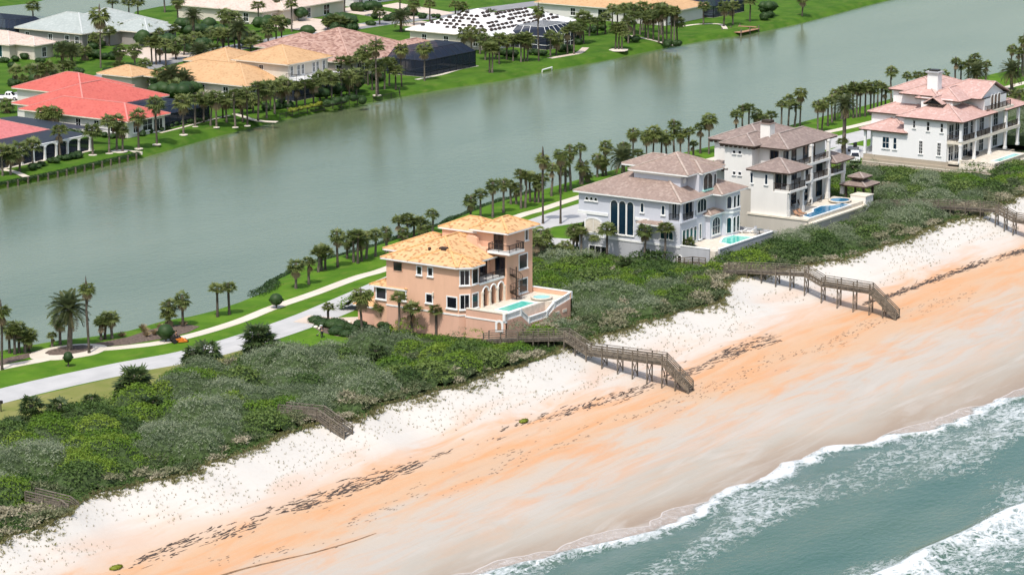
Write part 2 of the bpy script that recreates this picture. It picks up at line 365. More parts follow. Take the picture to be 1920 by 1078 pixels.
foam = np.maximum(foam, np.where(bb > -.4, np.clip((bb+.4)/.6, 0, 1)*np.clip(1.1-bb/16, .35, 1), 0)*(.20+.5*vnoise(RN*.13, XE*.16, 26))+.22*np.exp(-((bb-.7)/1.1)**2))
film = np.clip(1-(dd+.5)/.7, 0, 1)
gz = ground_z(XE, RN)
wave = .10*np.sin(XE*.55+3*vnoise(RN*.05, XE*.04, 31))+.12*(vnoise(XE*.35, RN*.16, 32)-.5)
ridge = .95*np.exp(-((bb-1.0)/1.5)**2) + .35*np.exp(-((dd-.9)/1.0)**2)
ZO = np.where(film > .0, np.maximum(gz+.03, .05), np.maximum(gz+.03, .06+(wave+.05)*np.clip(DO/8, 0, 1)+ridge*np.clip(DO/2, 0, 1)))
edge = np.clip(1-DO/.35, 0, 1)
nr, nc = XE.shape; idx = np.arange(nr*nc).reshape(nr, nc)
quads = np.stack([idx[:-1,:-1], idx[:-1,1:], idx[1:,1:], idx[1:,:-1]], -1).reshape(-1, 4)
t = NT('sea_water'); p = t.pos(); fo = t.attr('foam'); fl = t.attr('film'); ed = t.attr('edge')
sv = t.map(p, (1., .62, 1)); warp = t.n('ShaderNodeMix', {0: .55}, data_type='VECTOR')
t.set(warp.inputs[4], sv); t.set(warp.inputs[5], t.n('ShaderNodeVectorMath', {0: sv, 1: t.n('ShaderNodeTexNoise', {'Vector': sv, 'Scale': .55, 'Detail': 5}).outputs[1]}, operation='ADD').outputs[0])
vor = t.n('ShaderNodeTexVoronoi', {'Vector': warp.outputs[1], 'Scale': .95}, feature='DISTANCE_TO_EDGE').outputs[0]
rd = lambda sc_, k: t.rng(t.math('ABSOLUTE', t.math('SUBTRACT', t.noise(t.map(p, (1., .6, 1)), sc_, 6, .62, k), .5)), .085, 0.)
lace = t.math('ADD', t.math('MULTIPLY', t.math('MAXIMUM', rd(.38, 1.2), t.math('MULTIPLY', rd(1.0, .8), .8)), .42), t.math('MULTIPLY', t.math('SUBTRACT', t.noise(sv, 1.6, 7, .7, .4), .5), 1.1))
mask = t.rng(t.math('ADD', lace, t.math('MULTIPLY', fo, 1.0)), .52, .98)
mask = t.math('MULTIPLY', mask, t.rng(fo, .04, .22))
deep = t.mix(t.rng(t.noise(t.map(p, (.6,.3,1)), .09, 4), .35, .65), lin(.040,.096,.064), lin(.068,.116,.074))
sandy = t.mix(t.rng(t.noise(p, .25, 3), .35, .7), lin(.12,.155,.125), deep)
col = t.mix(t.math('MULTIPLY', t.rng(t.attr('dist'), 14., 2.), .8), deep, sandy)
col = t.mix(mask, col, lin(.60,.625,.63))
t.bump(t.math('ADD', t.noise(t.map(p, (1,.5,1)), 1.6, 5), t.math('MULTIPLY', mask, .5)), .45, .25)
t.base(col, .18, .5); t.set(t.b.inputs['Roughness'], t.rng(mask, 0, 1, .16, .8))
ffoam = t.n('ShaderNodeBsdfDiffuse', {'Color': lin(.56,.52,.49)}); tr = t.n('ShaderNodeBsdfTransparent')
al = t.math('MAXIMUM', t.math('MULTIPLY', ed, .95), t.math('ADD', .22, t.math('MULTIPLY', t.rng(t.noise(p, 1.2, 5, .6, 1.2), .45, .7), .5)))
thin = t.n('ShaderNodeMixShader', {0: al, 1: tr.outputs[0], 2: ffoam.outputs[0]})
mx = t.n('ShaderNodeMixShader', {0: fl, 1: t.b.outputs[0], 2: thin.outputs[0]}); t.t.links.new(mx.outputs[0], t.out.inputs[0])
tag(link('ocean', np_mesh('ocean', np.stack([XE, RN, ZO], -1).reshape(-1, 3), quads, t.m, {'foam': foam.ravel(), 'film': film.ravel(), 'edge': edge.ravel(), 'dist': DO.ravel()}, True)), kind='structure')

# --- roads, paths, beds
def sheet(name, pts, z, mat, thick=.12):
    mb = MB(); q = [(a[0], a[1]) for a in pts]
    ar = sum(q[i][0]*q[(i+1) % len(q)][1]-q[(i+1) % len(q)][0]*q[i][1] for i in range(len(q)))
    if ar < 0: q = q[::-1]
    mb.prism(q, z-thick, z); return tag(mb.build(name, mat), kind='structure')
def smooth_line(pts, n=6):
    pts = [Vector((p[0], p[1])) for p in pts]; out = []
    for i in range(len(pts)-1):
        p0, p1, p2, p3 = pts[max(i-1,0)], pts[i], pts[i+1], pts[min(i+2, len(pts)-1)]
        for k in range(n):
            t = k/n; out.append(.5*((2*p1)+(p2-p0)*t+(2*p0-5*p1+4*p2-p3)*t*t+(3*p1-p0-3*p2+p3)*t**3))
    out.append(pts[-1]); return out
def ribbon(name, line, wid, z, mat, seg=6):
    L = smooth_line(line, seg); mb = MB(); m = len(L); vs = []
    for i, q in enumerate(L):
        d = (L[min(i+1,m-1)]-L[max(i-1,0)]).normalized(); s = Vector((d.y, -d.x)); w_ = wid[0]+(wid[1]-wid[0])*i/(m-1) if hasattr(wid, '__len__') else wid
        for zz in (z, z-.12):
            vs.append((*(q-s*w_/2), zz)); vs.append((*(q+s*w_/2), zz))
    fs = []
    for i in range(m-1):
        a, b = 4*i, 4*i+4; fs += [(a, a+1, b+1, b), (a+1, a+3, b+3, b+1), (a+2, a, b, b+2)]
    mb.add(vs, fs); return tag(mb.build(name, mat), kind='structure')
def concrete(name, a, b, joint=None):
    t = NT(name); p = t.pos(); c = t.mix(t.rng(t.noise(p, .35, 5), .35, .68), a, b); c = t.mix(t.math('MULTIPLY', t.noise(p, 4, 4), .2), c, tuple(x*.65 for x in a[:3])+(1,))
    c = t.mix(t.math('MULTIPLY', t.rng(t.noise(t.map(p, (1.2,.06,1)), .9, 4), .5, .72), .3), c, tuple(x*.72 for x in a[:3])+(1,)); t.bump(t.noise(p, 18, 2), .1, .02); return t.base(c, .9, .2)
M['road'] = concrete('road_concrete', lin(.41,.405,.395), lin(.48,.47,.455)); M['walk'] = concrete('walk_concrete', lin(.56,.50,.41), lin(.64,.57,.48))
M['asphalt'] = concrete('far_asphalt', lin(.22,.22,.225), lin(.28,.28,.285)); M['paver'] = concrete('drive_pavers', lin(.52,.43,.35), lin(.60,.50,.42))
M['mulch'] = simple('mulch', lin(.13,.095,.075), .95, .5, 3, bump=.5, bscale=12)
RT = [(-120,762),(0,728),(234,673),(351,655),(455,625),(504,605),(560,585),(660,550)]; RB = [(-120,790),(0,754),(221,712),(330,690),(447,659),(525,633),(590,615),(662,585)]
rc = [(-254.6,150),(-253.6,220),(-252.2,262),(-249.2,282),(-246.2,293),(-245.6,305),(-246.4,318),(-248.2,330),(-251.5,350),(-255.5,375),(-257.5,395),(-258.2,415),(-257.2,450),(-255.6,480),(-253.8,503),(-251.5,540),(-250,600),(-248,700)]
ribbon('road', rc, (5.6, 6.6), LAND_Z+.03, M['road'])
ribbon('road', [(-257.0,388),(-254.2,400),(-252.6,414),(-253,430)], (3, 9), LAND_Z+.045, M['road']).name = 'driveway'
ribbon('driveway', [(-258,458),(-252,466),(-247.5,474),(-247.5,486)], (5, 10), LAND_Z+.045, M['road'])
ribbon('driveway', [(-257,376),(-252,380),(-243,383)], 5, LAND_Z+.06, M['road'])
ribbon('driveway', [(-247.5,318),(-243,319),(-239.5,322)], 4.5, LAND_Z+.06, M['paver'])
wc = [(-267,220),(-264.5,260)]+[tuple(P(u, v, 5)[:2]) for u, v in [(0,690),(73,676),(109,668),(169,657),(234,651),(299,643),(364,628),(416,613),(460,598),(512,577),(590,550),(668,521),(725,504)]]+[(-260,370)]+[tuple(P(u, v, 5)[:2]) for u, v in [(969,407),(1016,393),(1086,370)]]+[(-265,445),(-263.6,475)]+[tuple(P(u, v, 5)[:2]) for u, v in [(1538,251),(1580,242),(1636,229)]]+[(-258.5,545),(-256,600),(-254,700)]
ribbon('walkway', wc, 1.9, LAND_Z+.04, M['walk'])
def pxpoly(pts, z=LAND_Z): return [P(u, v, z)[:2] for u, v in pts]
def blob(c, rx, ry, rot=0, n=28, j=.06, seed=1):
    r = random.Random(seed); out = []
    for i in range(n):
        a = 2*math.pi*i/n; q = 1+r.uniform(-j, j); x, y = rx*q*math.cos(a), ry*q*math.sin(a); out.append((c[0]+x*math.cos(rot)-y*math.sin(rot), c[1]+x*math.sin(rot)+y*math.cos(rot)))
    return out
plaza = P(128, 660)
sheet('plaza_path', blob(plaza, 3.6, 5.6, -.25, j=.02), LAND_Z+.05, M['walk'])
sheet('planting_bed', blob(P(131,657), 2.0, 3.5, -.25, seed=3), LAND_Z+.075, M['mulch'])
sheet('planting_bed', [tuple(q) for q in pxpoly([(150,648),(200,640),(240,632),(270,622),(300,613),(345,608),(375,612),(352,624),(300,636),(240,646),(190,650)])], LAND_Z+.03, M['mulch'])
sheet('planting_bed', [tuple(q) for q in pxpoly([(-40,690),(10,672),(60,660),(95,652),(70,666),(30,677),(-40,697)])], LAND_Z+.03, M['mulch'])
sheet('planting_bed', [tuple(q) for q in pxpoly([(585,612),(618,604),(645,600),(672,620),(690,632),(660,634),(628,630),(600,622)])], LAND_Z+.03, M['mulch'])
sheet('dry_verge', [(-250.6,150),(-249.8,220),(-249.3,262),(-246.3,282),(-243.6,292),(-242.9,300),(-239.5,300),(-239.5,275),(-239.5,230),(-239.5,150)], LAND_Z+.02, M['verge'])
sheet('front_lawn', [tuple(q) for q in pxpoly([(470,655),(530,634),(585,617),(640,612),(720,618),(820,636),(800,650),(600,655),(500,662)])], LAND_Z+.024, M['lawn'])
# far side: street, drives, second lagoon
ribbon('far_street', [(-428,330),(-425,380),(-421,420),(-418,445),(-421,480),(-426,507),(-426,565),(-421,600),(-414,640),(-405,700)], 7, LAND_Z+.03, M['asphalt'])
for pts in ([(-445,505),(-426,498),(-426,512),(-444,518)], [(-447,560),(-425,556),(-425,574),(-446,577)], [(-418,440),(-404,436),(-404,447),(-418,451)], [(-450,592),(-423,584),(-423,592),(-449,602)], [(-422,545),(-405,540),(-405,550),(-422,556)], [(-420,578),(-398,574),(-398,583),(-419,587)], [(-445,605),(-421,598),(-421,604),(-445,613)], [(-425,386),(-393,390),(-393,397),(-425,394)]):
    sheet('driveway', pts, LAND_Z+.045, M['paver'])
sheet('far_lake', [tuple(q) for q in pxpoly([(-160,30),(60,7),(110,-6),(430,-34),(405,2),(372,6),(300,13),(255,22),(228,46),(-160,76)])], LAND_Z+.02, M['lake'])
# ------------------------------------------------------------------ house kit
def rect(e0, n0, e1, n1): return [(e0,n0),(e1,n0),(e1,n1),(e0,n1)]
def offset(poly, d):
    n = len(poly); L = []
    for i in range(n):
        a = Vector(poly[i]); b = Vector(poly[(i+1) % n]); t = (b-a).normalized(); nn = Vector((t.y, -t.x)); L.append((a+nn*d, t))
    out = []
    for i in range(n):
        (p, t), (q, s) = L[i-1], L[i]; den = t.x*s.y-t.y*s.x; r = q-p; k = (r.x*s.y-r.y*s.x)/den; out.append(tuple(p+t*k))
    return out
def clip(poly, a, b, c):                       # keep a*x+b*y+c <= 0
    out = []; n = len(poly)
    for i in range(n):
        p, q = poly[i], poly[(i+1) % n]; fp = a*p[0]+b*p[1]+c; fq = a*q[0]+b*q[1]+c
        if fp <= 1e-9: out.append(p)
        if (fp < -1e-9 and fq > 1e-9) or (fp > 1e-9 and fq < -1e-9):
            t = fp/(fp-fq); out.append((p[0]+(q[0]-p[0])*t, p[1]+(q[1]-p[1])*t))
    return out
def uvmesh(name, faces, uvs, mat):
    vs = []; fs = []; uu = []
    for f, u in zip(faces, uvs):
        b = len(vs); vs += [tuple(p) for p in f]; fs.append(tuple(range(b, b+len(f)))); uu += u
    me = bpy.data.meshes.new(name); me.from_pydata(vs, [], fs); me.materials.append(mat)
    lay = me.uv_layers.new(name='UVMap'); lay.data.foreach_set('uv', [c for q in uu for c in q]); me.update(); return me
def hip_roof(H, poly, z, slope, mat, trim, oh=.6, gables=(), cap=None, name='roof', thick=.22, caps=True, dent=None):
    """convex footprint; every edge not in gables is a hipped slope; roof plane is the lower envelope"""
    pl = offset(poly, oh); n = len(pl); E = []
    for i in range(n):
        a = Vector(pl[i]); b = Vector(pl[(i+1) % n]); t = (b-a).normalized(); E.append((a, b, t, Vector((-t.y, t.x))))
    faces = []; uvs = []; edges = {}
    act = [i for i in range(n) if i not in gables]
    for i in act:
        a, b, t, m = E[i]; pg = [tuple(q) for q in pl]
        for j in act:
            if j == i: continue
            a2, _, _, m2 = E[j]
            pg = clip(pg, m.x-m2.x, m.y-m2.y, -(a.dot(m))+a2.dot(m2))
            if len(pg) < 3: break
        if len(pg) < 3: continue
        pts = [(q[0], q[1], z+slope*max(0, (Vector(q)-a).dot(m))) for q in pg]
        faces.append(pts); k = math.sqrt(1+slope*slope); uvs.append([((Vector(q)-a).dot(t), (Vector(q)-a).dot(m)*k) for q in pg])
        for q in range(len(pts)):
            p0, p1 = pts[q], pts[(q+1) % len(pts)]
            if max(p0[2], p1[2]) > z+.05 and (Vector(p0)-Vector(p1)).length > .6:
                key = tuple(sorted((tuple(round(c, 1) for c in p0), tuple(round(c, 1) for c in p1)))); edges[key] = (p0, p1)
    ro = link(name, uvmesh(name, faces, uvs, mat), H)
    mb = MB(); mb.add([(q[0], q[1], z-thick) for q in pl]+[(q[0], q[1], z-.012) for q in pl], [tuple(range(n-1,-1,-1))]+[(i,(i+1)%n,n+(i+1)%n,n+i) for i in range(n)])
    mb.build('fascia', trim, ro)
    for g in gables:                                     # gable wall triangle
        a, b, t, m = E[g]; w_ = (b-a).length
        top = [p for f in faces for p in f if abs((Vector(p[:2])-a).dot(m)) < .02 and p[2] > z+.1]
        if top:
            q = max(top, key=lambda p: p[2]); i2 = Vector((-m.x, -m.y, 0))*.0
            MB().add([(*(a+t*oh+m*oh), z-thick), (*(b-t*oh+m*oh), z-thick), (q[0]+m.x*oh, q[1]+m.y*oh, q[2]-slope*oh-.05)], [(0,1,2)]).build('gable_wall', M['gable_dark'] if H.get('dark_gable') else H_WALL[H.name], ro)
    if caps:
        for p0, p1 in edges.values():
            MB().beam((p0[0],p0[1],p0[2]+.04), (p1[0],p1[1],p1[2]+.04), .30, .16).build('ridge_cap', cap or mat, ro)
    if dent:                                             # brackets under the eaves
        for i in act:
            a, b, t, m = E[i]; L = (b-a).length; k = max(2, int(L/dent[0]))
            for j in range(k+1):
                q = a+t*(.3+(L-.6)*j/k)+m*.1; r = q+m*(oh-.12); MB().beam((q.x,q.y,z-thick-.16), (r.x,r.y,z-thick-.16), .24, .3).build('eave_bracket', dent[1], ro)
    return ro
H_WALL = {}
def wall(H, poly, z0, z1, mat, name='wall'): return MB().prism(poly, z0, z1).build(name, mat, H)
def arch_pts(w, h, rise, k=8):
    """outline, base centre at origin, clockwise from lower left; rise = arch height (0 = rectangle)"""
    if rise <= 0: return [(-w/2,0),(w/2,0),(w/2,h),(-w/2,h)]
    out = [(-w/2,0),(w/2,0)]
    for i in range(k+1):
        a = math.pi*i/k; out.append((w/2*math.cos(a), h-rise+rise*math.sin(a)))
    return out
def opening(H, o, t, nrm, w_, h_, rise=0, frame=.13, glass=None, fmat=None, bars=(1,1), name='window', proud=.07, sill=True):
    """o: base centre on the wall face, t: along the wall, nrm: outward"""
    o = Vector(o); t = Vector((t[0], t[1], 0)); nrm = Vector((nrm[0], nrm[1], 0)); up = Vector((0,0,1))
    fmat = fmat or M['white_trim']; glass = glass or M['glass']
    inn = arch_pts(w_, h_, rise); out = [(x*(1+2*frame/w_), (y if y > .01 else -frame) if y < h_*.02 else y+frame*(y/h_)) for x, y in inn]
    n = len(inn); mb = MB(); T = lambda q, d: o+t*q[0]+up*q[1]+nrm*d
    mb.add([T(q, proud) for q in out]+[T(q, proud) for q in inn]+[T(q, .0) for q in out]+[T(q, .012) for q in inn],
           [(i,(i+1)%n,n+(i+1)%n,n+i) for i in range(n)]+[(2*n+i,2*n+(i+1)%n,(i+1)%n,i) for i in range(n)]+[(n+i,n+(i+1)%n,3*n+(i+1)%n,3*n+i) for i in range(n)])
    top = h_-rise*.25
    for i in range(1, bars[0]): x = -w_/2+w_*i/bars[0]; mb.beam(T((x,0), .035), T((x,top), .035), .06, .05)
    for j in range(1, bars[1]): y = (h_-rise*.3)*j/bars[1]; mb.beam(T((-w_/2,y), .035), T((w_/2,y), .035), .05, .06)
    if sill: mb.beam(T((-w_/2-frame-.08, -frame-.02), .09), T((w_/2+frame+.08, -frame-.02), .09), .2, .12)
    wo = mb.build(name, fmat, H)
    MB().add([T(q, .016) for q in inn], [tuple(range(n))]).build('pane', glass, wo)
    return wo
def S_win(H, n, cv, box, **k):        # south-facing wall at y = n; box = photo window corners in a crop frame
    (u0, v0), (u1, v1) = cv(box[0], box[1]), cv(box[2], box[3]); uc, zc = (u0+u1)/2, 10.
    for _ in range(3):
        ec = onE(uc, n, zc); z0, z1 = hgt(v1, ec, n), hgt(v0, ec, n); zc = (z0+z1)/2
    w_ = onE(u1, n, zc)-onE(u0, n, zc); fr = k.get('frame', .13)
    r = k.pop('arch', 0); ww = max(.3, w_-2*fr*k.pop('tight', 1)); hh = max(.4, z1-z0-2*fr)
    return opening(H, (ec, n, z0+fr), (1,0), (0,-1), ww, hh, rise=min(ww/2, hh*.6)*r, **k)
def E_win(H, e, cv, box, **k):        # east-facing wall at x = e
    (u0, v0), (u1, v1) = cv(box[0], box[1]), cv(box[2], box[3]); uc, zc = (u0+u1)/2, 10.
    for _ in range(3):
        n_ = onN(uc, e, zc); z0, z1 = hgt(v1, e, n_), hgt(v0, e, n_); zc = (z0+z1)/2
    w_ = onN(u1, e, zc)-onN(u0, e, zc); fr = k.get('frame', .13)
    r = k.pop('arch', 0); ww = max(.3, w_-2*fr*k.pop('tight', 1)); hh = max(.4, z1-z0-2*fr)
    return opening(H, (e, n_, z0+fr), (0,1), (1,0), ww, hh, rise=min(ww/2, hh*.6)*r, **k)
def win(H, face, at, c, z0, w_, h_, **k):   # face 'S','E','N','W' wall position at, centre c
    d = {'S': ((c,at,z0),(1,0),(0,-1)), 'E': ((at,c,z0),(0,1),(1,0)), 'N': ((c,at,z0),(-1,0),(0,1)), 'W': ((at,c,z0),(0,-1),(-1,0))}[face]
    r = k.pop('arch', 0); return opening(H, *d, w_, h_, rise=min(w_/2, h_*.6)*r, **k)
def railing(H, pts, z, h=1.0, mat=None, gap=.16, post=1.6, name='railing', closed=False):
    mb = MB(); mat = mat or M['dark_metal']
    for a, b in zip(pts[:-1], pts[1:]):
        a = Vector((*a[:2], a[2] if len(a) > 2 else z)); b = Vector((*b[:2], b[2] if len(b) > 2 else z)); L = (b-a).length; U = Vector((0,0,1))
        mb.beam(a+U*h, b+U*h, .08, .07); mb.beam(a+U*.12, b+U*.12, .05, .05)
        k = max(1, int(L/gap))
        for i in range(k+1):
            q = a+(b-a)*i/k; mb.beam(q+U*(.12 if i % 10 else 0), q+U*h, .07 if i % 10 == 0 else .03, .07 if i % 10 == 0 else .03)
    return mb.build(name, mat, H)
def balustrade(H, pts, h=.85, mat=None, name='balustrade', gap=.3):
    mb = MB(); mat = mat or M['white_trim']; U = Vector((0,0,1))
    for a, b in zip(pts[:-1], pts[1:]):
        a = Vector(a); b = Vector(b); L = (b-a).length; mb.beam(a+U*h, b+U*h, .28, .14); mb.beam(a+U*.06, b+U*.06, .26, .12)
        k = max(1, int(L/gap))
        for i in range(1, k):
            q = a+(b-a)*i/k; mb.beam(q+U*.1, q+U*(h-.05), .13, .13)
    for a in pts:
        mb.box(a[0]-.18, a[1]-.18, a[2]-.02, a[0]+.18, a[1]+.18, a[2]+h+.12)
    return mb.build(name, mat, H)
def column(H, e, n, z0, z1, w_=.42, mat=None, pedestal=0):
    mb = MB(); mb.box(e-w_/2,n-w_/2,z0,e+w_/2,n+w_/2,z1); mb.box(e-w_*.65,n-w_*.65,z0,e+w_*.65,n+w_*.65,z0+.3+pedestal); mb.box(e-w_*.65,n-w_*.65,z1-.28,e+w_*.65,n+w_*.65,z1-.003)
    return mb.build('column', mat or M['white_trim'], H)
def band(H, poly, z, h=.3, out=.1, mat=None, name='belt_course'):
    return MB().prism(offset(poly, out), z, z+h).build(name, mat or M['white_trim'], H)
def pool(H, poly, z, mat, name='pool', coping=None):
    cb = offset(poly, .3); n = len(poly); mb = MB()
    mb.add([(*q, z+.07) for q in cb]+[(*q, z+.07) for q in poly]+[(*q, z-.1) for q in cb]+[(*q, z+.0) for q in poly],
           [(i,(i+1)%n,n+(i+1)%n,n+i) for i in range(n)]+[(2*n+i,2*n+(i+1)%n,(i+1)%n,i) for i in range(n)]+[(n+i,n+(i+1)%n,3*n+(i+1)%n,3*n+i) for i in range(n)])
    o = mb.build(name, coping or M['white_trim'], H); MB().add([(*q, z+.03) for q in poly], [tuple(range(n))]).build('pool_water', mat, o); return o
def shade(H, poly, z, mat, name='ceiling'): return MB().prism(poly, z, z+.2).build(name, mat, H)
def arcade(H, e, n0, n1, z0, zt, arches, mat, trim, depth=.45):
    """east-facing wall strip with arched openings [(centre n, width, spring z, rise)]"""
    seg = []; arches = sorted(arches)
    pts = []; cur = n0; mb = MB()
    def strip(a, b, lo, hi): mb.box(e-depth, a, lo, e, b, hi)
    for c, w_, sp_, ri in arches:
        strip(cur, c-w_/2, z0, zt); k = 10
        for i in range(k):
            a0, a1 = math.pi*(1-i/k), math.pi*(1-(i+1)/k); y0, y1 = c+w_/2*math.cos(a0), c+w_/2*math.cos(a1)
            h0, h1 = sp_+ri*math.sin(a0), sp_+ri*math.sin(a1)
            mb.add([(e,y0,h0),(e,y1,h1),(e,y1,zt),(e,y0,zt),(e-depth,y0,h0),(e-depth,y1,h1),(e-depth,y1,zt),(e-depth,y0,zt)], [(0,1,2,3),(7,6,5,4),(0,4,5,1),(3,2,6,7)])
        cur = c+w_/2
        tb = MB(); q = [(e+.05, c+(w_/2+.12)*math.cos(math.pi*i/12), sp_+(ri+.12)*math.sin(math.pi*i/12)) for i in range(13)]
        tb.tube(q, .13, 5); tb.build('arch_trim', trim, H)
    strip(cur, n1, z0, zt); return mb.build('arcade_wall', mat, H)
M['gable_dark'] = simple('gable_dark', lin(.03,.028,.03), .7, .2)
def house(name, loc, label, wallmat, cat='house'):
    H = tag(empty(name, loc), label, cat); H_WALL[H.name] = wallmat; return H
cA = lambda x, y: (1060+x/4.145, 260+y/4.145)
cB = lambda x, y: (1300+x/4.147, 200+y/4.147)
cC = lambda x, y: (1560+x/4.147, 100+y/4.147)
cO = lambda x, y: (820+x/4.312, 390+y/4.312)
cW = lambda x, y: (640+x/5.133, 440+y/5.133)

# ------------------------------------------------------------------ 1: peach house
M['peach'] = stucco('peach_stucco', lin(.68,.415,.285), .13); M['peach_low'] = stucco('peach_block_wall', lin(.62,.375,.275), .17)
M['tile_orange'] = tiles('orange_barrel_tile', lin(.60,.34,.165), lin(.65,.395,.205), lin(.37,.20,.09), .2, .36, .36, .5, .9)
M['cap_orange'] = simple('orange_ridge_tile', lin(.62,.365,.16), .85, .25, 3)
pw, lo = M['peach'], M['peach_low']
H = house('peach_house', (-227, 327, 5), 'peach stucco villa with mottled orange tile roof, tower and arched pool terrace', pw)
n0 = 319.2
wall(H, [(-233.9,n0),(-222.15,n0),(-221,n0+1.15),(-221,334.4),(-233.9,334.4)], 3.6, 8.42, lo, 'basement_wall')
wall(H, [(-233.9,n0+.004),(-222.15,n0+.004),(-221.0,n0+1.154),(-221.0,322.3),(-223.3,322.3),(-223.3,334.4),(-233.9,334.4)], 8.42, 14.9, pw)
band(H, [(-233.9,n0),(-222.15,n0),(-221,n0+1.15),(-221,322),(-233.9,322)], 8.36, .2, .07)
wall(H, rect(-237.2,324.3,-233.9,333.2), 4.6, 14.9, pw); wall(H, rect(-236.2,n0+.3,-233.9,324.3), 4.6, 10.85, pw); wall(H, rect(-239.6,n0+1.2,-236.2,326), 4.6, 7.6, lo)
hip_roof(H, rect(-233.9,n0,-222.6,333.6), 14.95, .40, M['tile_orange'], M['white_trim'], cap=M['cap_orange'])
hip_roof(H, [(-229.5,n0+.02),(-222.15,n0+.02),(-221,n0+1.17),(-221,322.6),(-229.5,327)], 14.98, .40, M['tile_orange'], M['white_trim'], cap=M['cap_orange'])
hip_roof(H, rect(-237.2,324.3,-229,333.0), 14.92, .40, M['tile_orange'], M['white_trim'], cap=M['cap_orange'])
hip_roof(H, rect(-236.2,n0+.35,-231,328), 10.9, .42, M['tile_orange'], M['white_trim'], cap=M['cap_orange'], oh=.5)
hip_roof(H, rect(-239.6,n0+1.2,-235,326), 7.65, .42, M['tile_orange'], M['white_trim'], cap=M['cap_orange'], oh=.5)
MB().box(-236.6,n0-.9,4.6,-234.2,n0+.2,5.0).build('step', M['cream_trim'], H)
# tower
wall(H, rect(-225.4,328.2,-220.6,334.5), 3.6, 18.25, pw, 'tower_wall')
wall(H, rect(-231.5,328.8,-225.4,334.5), 14.0, 17.7, pw, 'tower_wall')
hip_roof(H, rect(-225.4,328.2,-220.6,334.5), 18.3, .44, M['tile_orange'], M['white_trim'], cap=M['cap_orange'], oh=.75)
hip_roof(H, rect(-231.5,329,-224.6,334.3), 17.75, .42, M['tile_orange'], M['white_trim'], cap=M['cap_orange'], oh=.5)
mb = MB(); prof = [(-226.4,14.9),(-223.2,14.9),(-223.2,15.9),(-224.0,15.95),(-224.6,16.4),(-224.8,17.2),(-225.4,17.4),(-226.4,17.4)]
mb.add([(x, 327.2, z) for x, z in prof]+[(x, 327.7, z) for x, z in prof], [tuple(range(8)), tuple(range(15,7,-1))]+[(i, 8+i, 8+(i+1) % 8, (i+1) % 8) for i in range(8)]); mb.build('parapet', pw, H)
wall(H, rect(-226.4,327.7,-223.2,328.3), 14.9, 16.0, pw, 'parapet')
# balconies
bal = [(-222.9,327.05),(-219.35,327.05),(-219.35,330.7),(-220.6,330.7),(-220.6,328.2),(-222.9,328.2)]
MB().prism(bal, 15.42, 15.75).build('balcony_slab', M['white_trim'], H)
railing(H, [(-222.8,328.2),(-222.8,327.15),(-219.45,327.15),(-219.45,330.6),(-220.6,330.6)], 15.75, 1.0)
MB().prism(rect(-223.3,322.3,-220.9,328.2), 12.06, 12.34).build('balcony_slab', M['white_trim'], H)
railing(H, [(-221.0,322.35),(-221.0,328.15)], 12.34, .95)
# arcade below the balcony, room wall behind it
arcade(H, -221.0, 322.3, 328.2, 8.42, 12.06, [(323.75,1.15,11.0,.55),(325.55,1.15,11.0,.55),(327.35,1.15,11.0,.55)], pw, M['white_trim'])
for q in (322.85, 324.65, 326.45, 328.1): column(H, -220.86, q, 9.0, 11.1, .26, M['cream_trim'])
MB().prism(rect(-223.3,322.3,-221.4,328.2), 12.02, 12.055).build('ceiling', pw, H)
for q in (323.75, 325.55, 327.35): win(H, 'E', -223.3, q, 9.05, 1.0, 2.4, arch=.6, bars=(2,1), glass=M['glass'], name='door', fmat=M['wood_dark'], sill=False)
opening(H, (-223.3, 324.0, 12.4), (0,1), (1,0), 1.0, 1.9, 0, name='window'); win(H, 'E', -223.3, 326.6, 12.38, 1.5, 2.2, bars=(2,1), name='door', fmat=M['bronze'], sill=False)
# windows
for b in ((722,297,780,392), (828,310,886,405), (1012,592,1118,715), (810,563,885,662)): S_win(H, n0, cW, b, frame=.16, bars=(1,1))
S_win(H, n0+.3, cW, (332,500,438,625), frame=.16); S_win(H, n0, cW, (556,532,628,640), frame=.16)
S_win(H, n0, cW, (500,262,588,352), frame=.05, name='loggia_shade_pane', fmat=pw, sill=False)  # flat dark pane, the shade inside the loggia put in as colour
s2 = math.sqrt(.5); ch = Vector((-221.575, n0+.575, 0))
for zb, hh in ((9.3,1.85), (12.55,1.9)):
    opening(H, (ch.x, ch.y, zb), (s2, s2), (s2, -s2), 1.15, hh, frame=.14, bars=(2,1)); win(H, 'E', -221.0, 321.35, zb, 1.25, hh, frame=.14)
win(H, 'E', -220.6, 332.2, 9.45, 1.9, 1.75, frame=.16, glass=M['glass_grey']); win(H, 'E', -220.6, 332.2, 12.75, 1.9, 1.85, frame=.16, glass=M['glass_grey'])
win(H, 'E', -220.6, 333.0, 16.5, .6, 1.45, arch=1, frame=.14, glass=M['glass_grey'])
win(H, 'S', 328.2, -221.6, 12.4, 1.35, 2.35, bars=(2,1), name='door', fmat=M['bronze'], sill=False); win(H, 'S', 328.2, -221.85, 15.8, 1.3, 2.3, bars=(2,1), name='door', fmat=M['bronze'], sill=False)
mb = MB(); mb.tube([(-223.6,328.12,14.2),(-223.6,328.19,14.2)], .38, 14); mb.build('round_window', M['bronze'], H)
for e_, n_ in ((-226.5,322.1), (-227.6,329.2)):
    z_ = 14.95+.4*(min(n_-n0+.6, 334.2-n_)); MB().box(e_-.55,n_-.35,z_-.15,e_+.55,n_+.35,z_+.28).build('skylight', M['wood_dark'], H)
MB().box(-228.6,321.4,15.8,-228.3,321.7,16.5).build('vent_pipe', M['bronze'], H)
MB().box(-226.3,n0-.25,10.6,-226.1,n0,11.1).build('wall_lamp', M['cream_trim'], H)
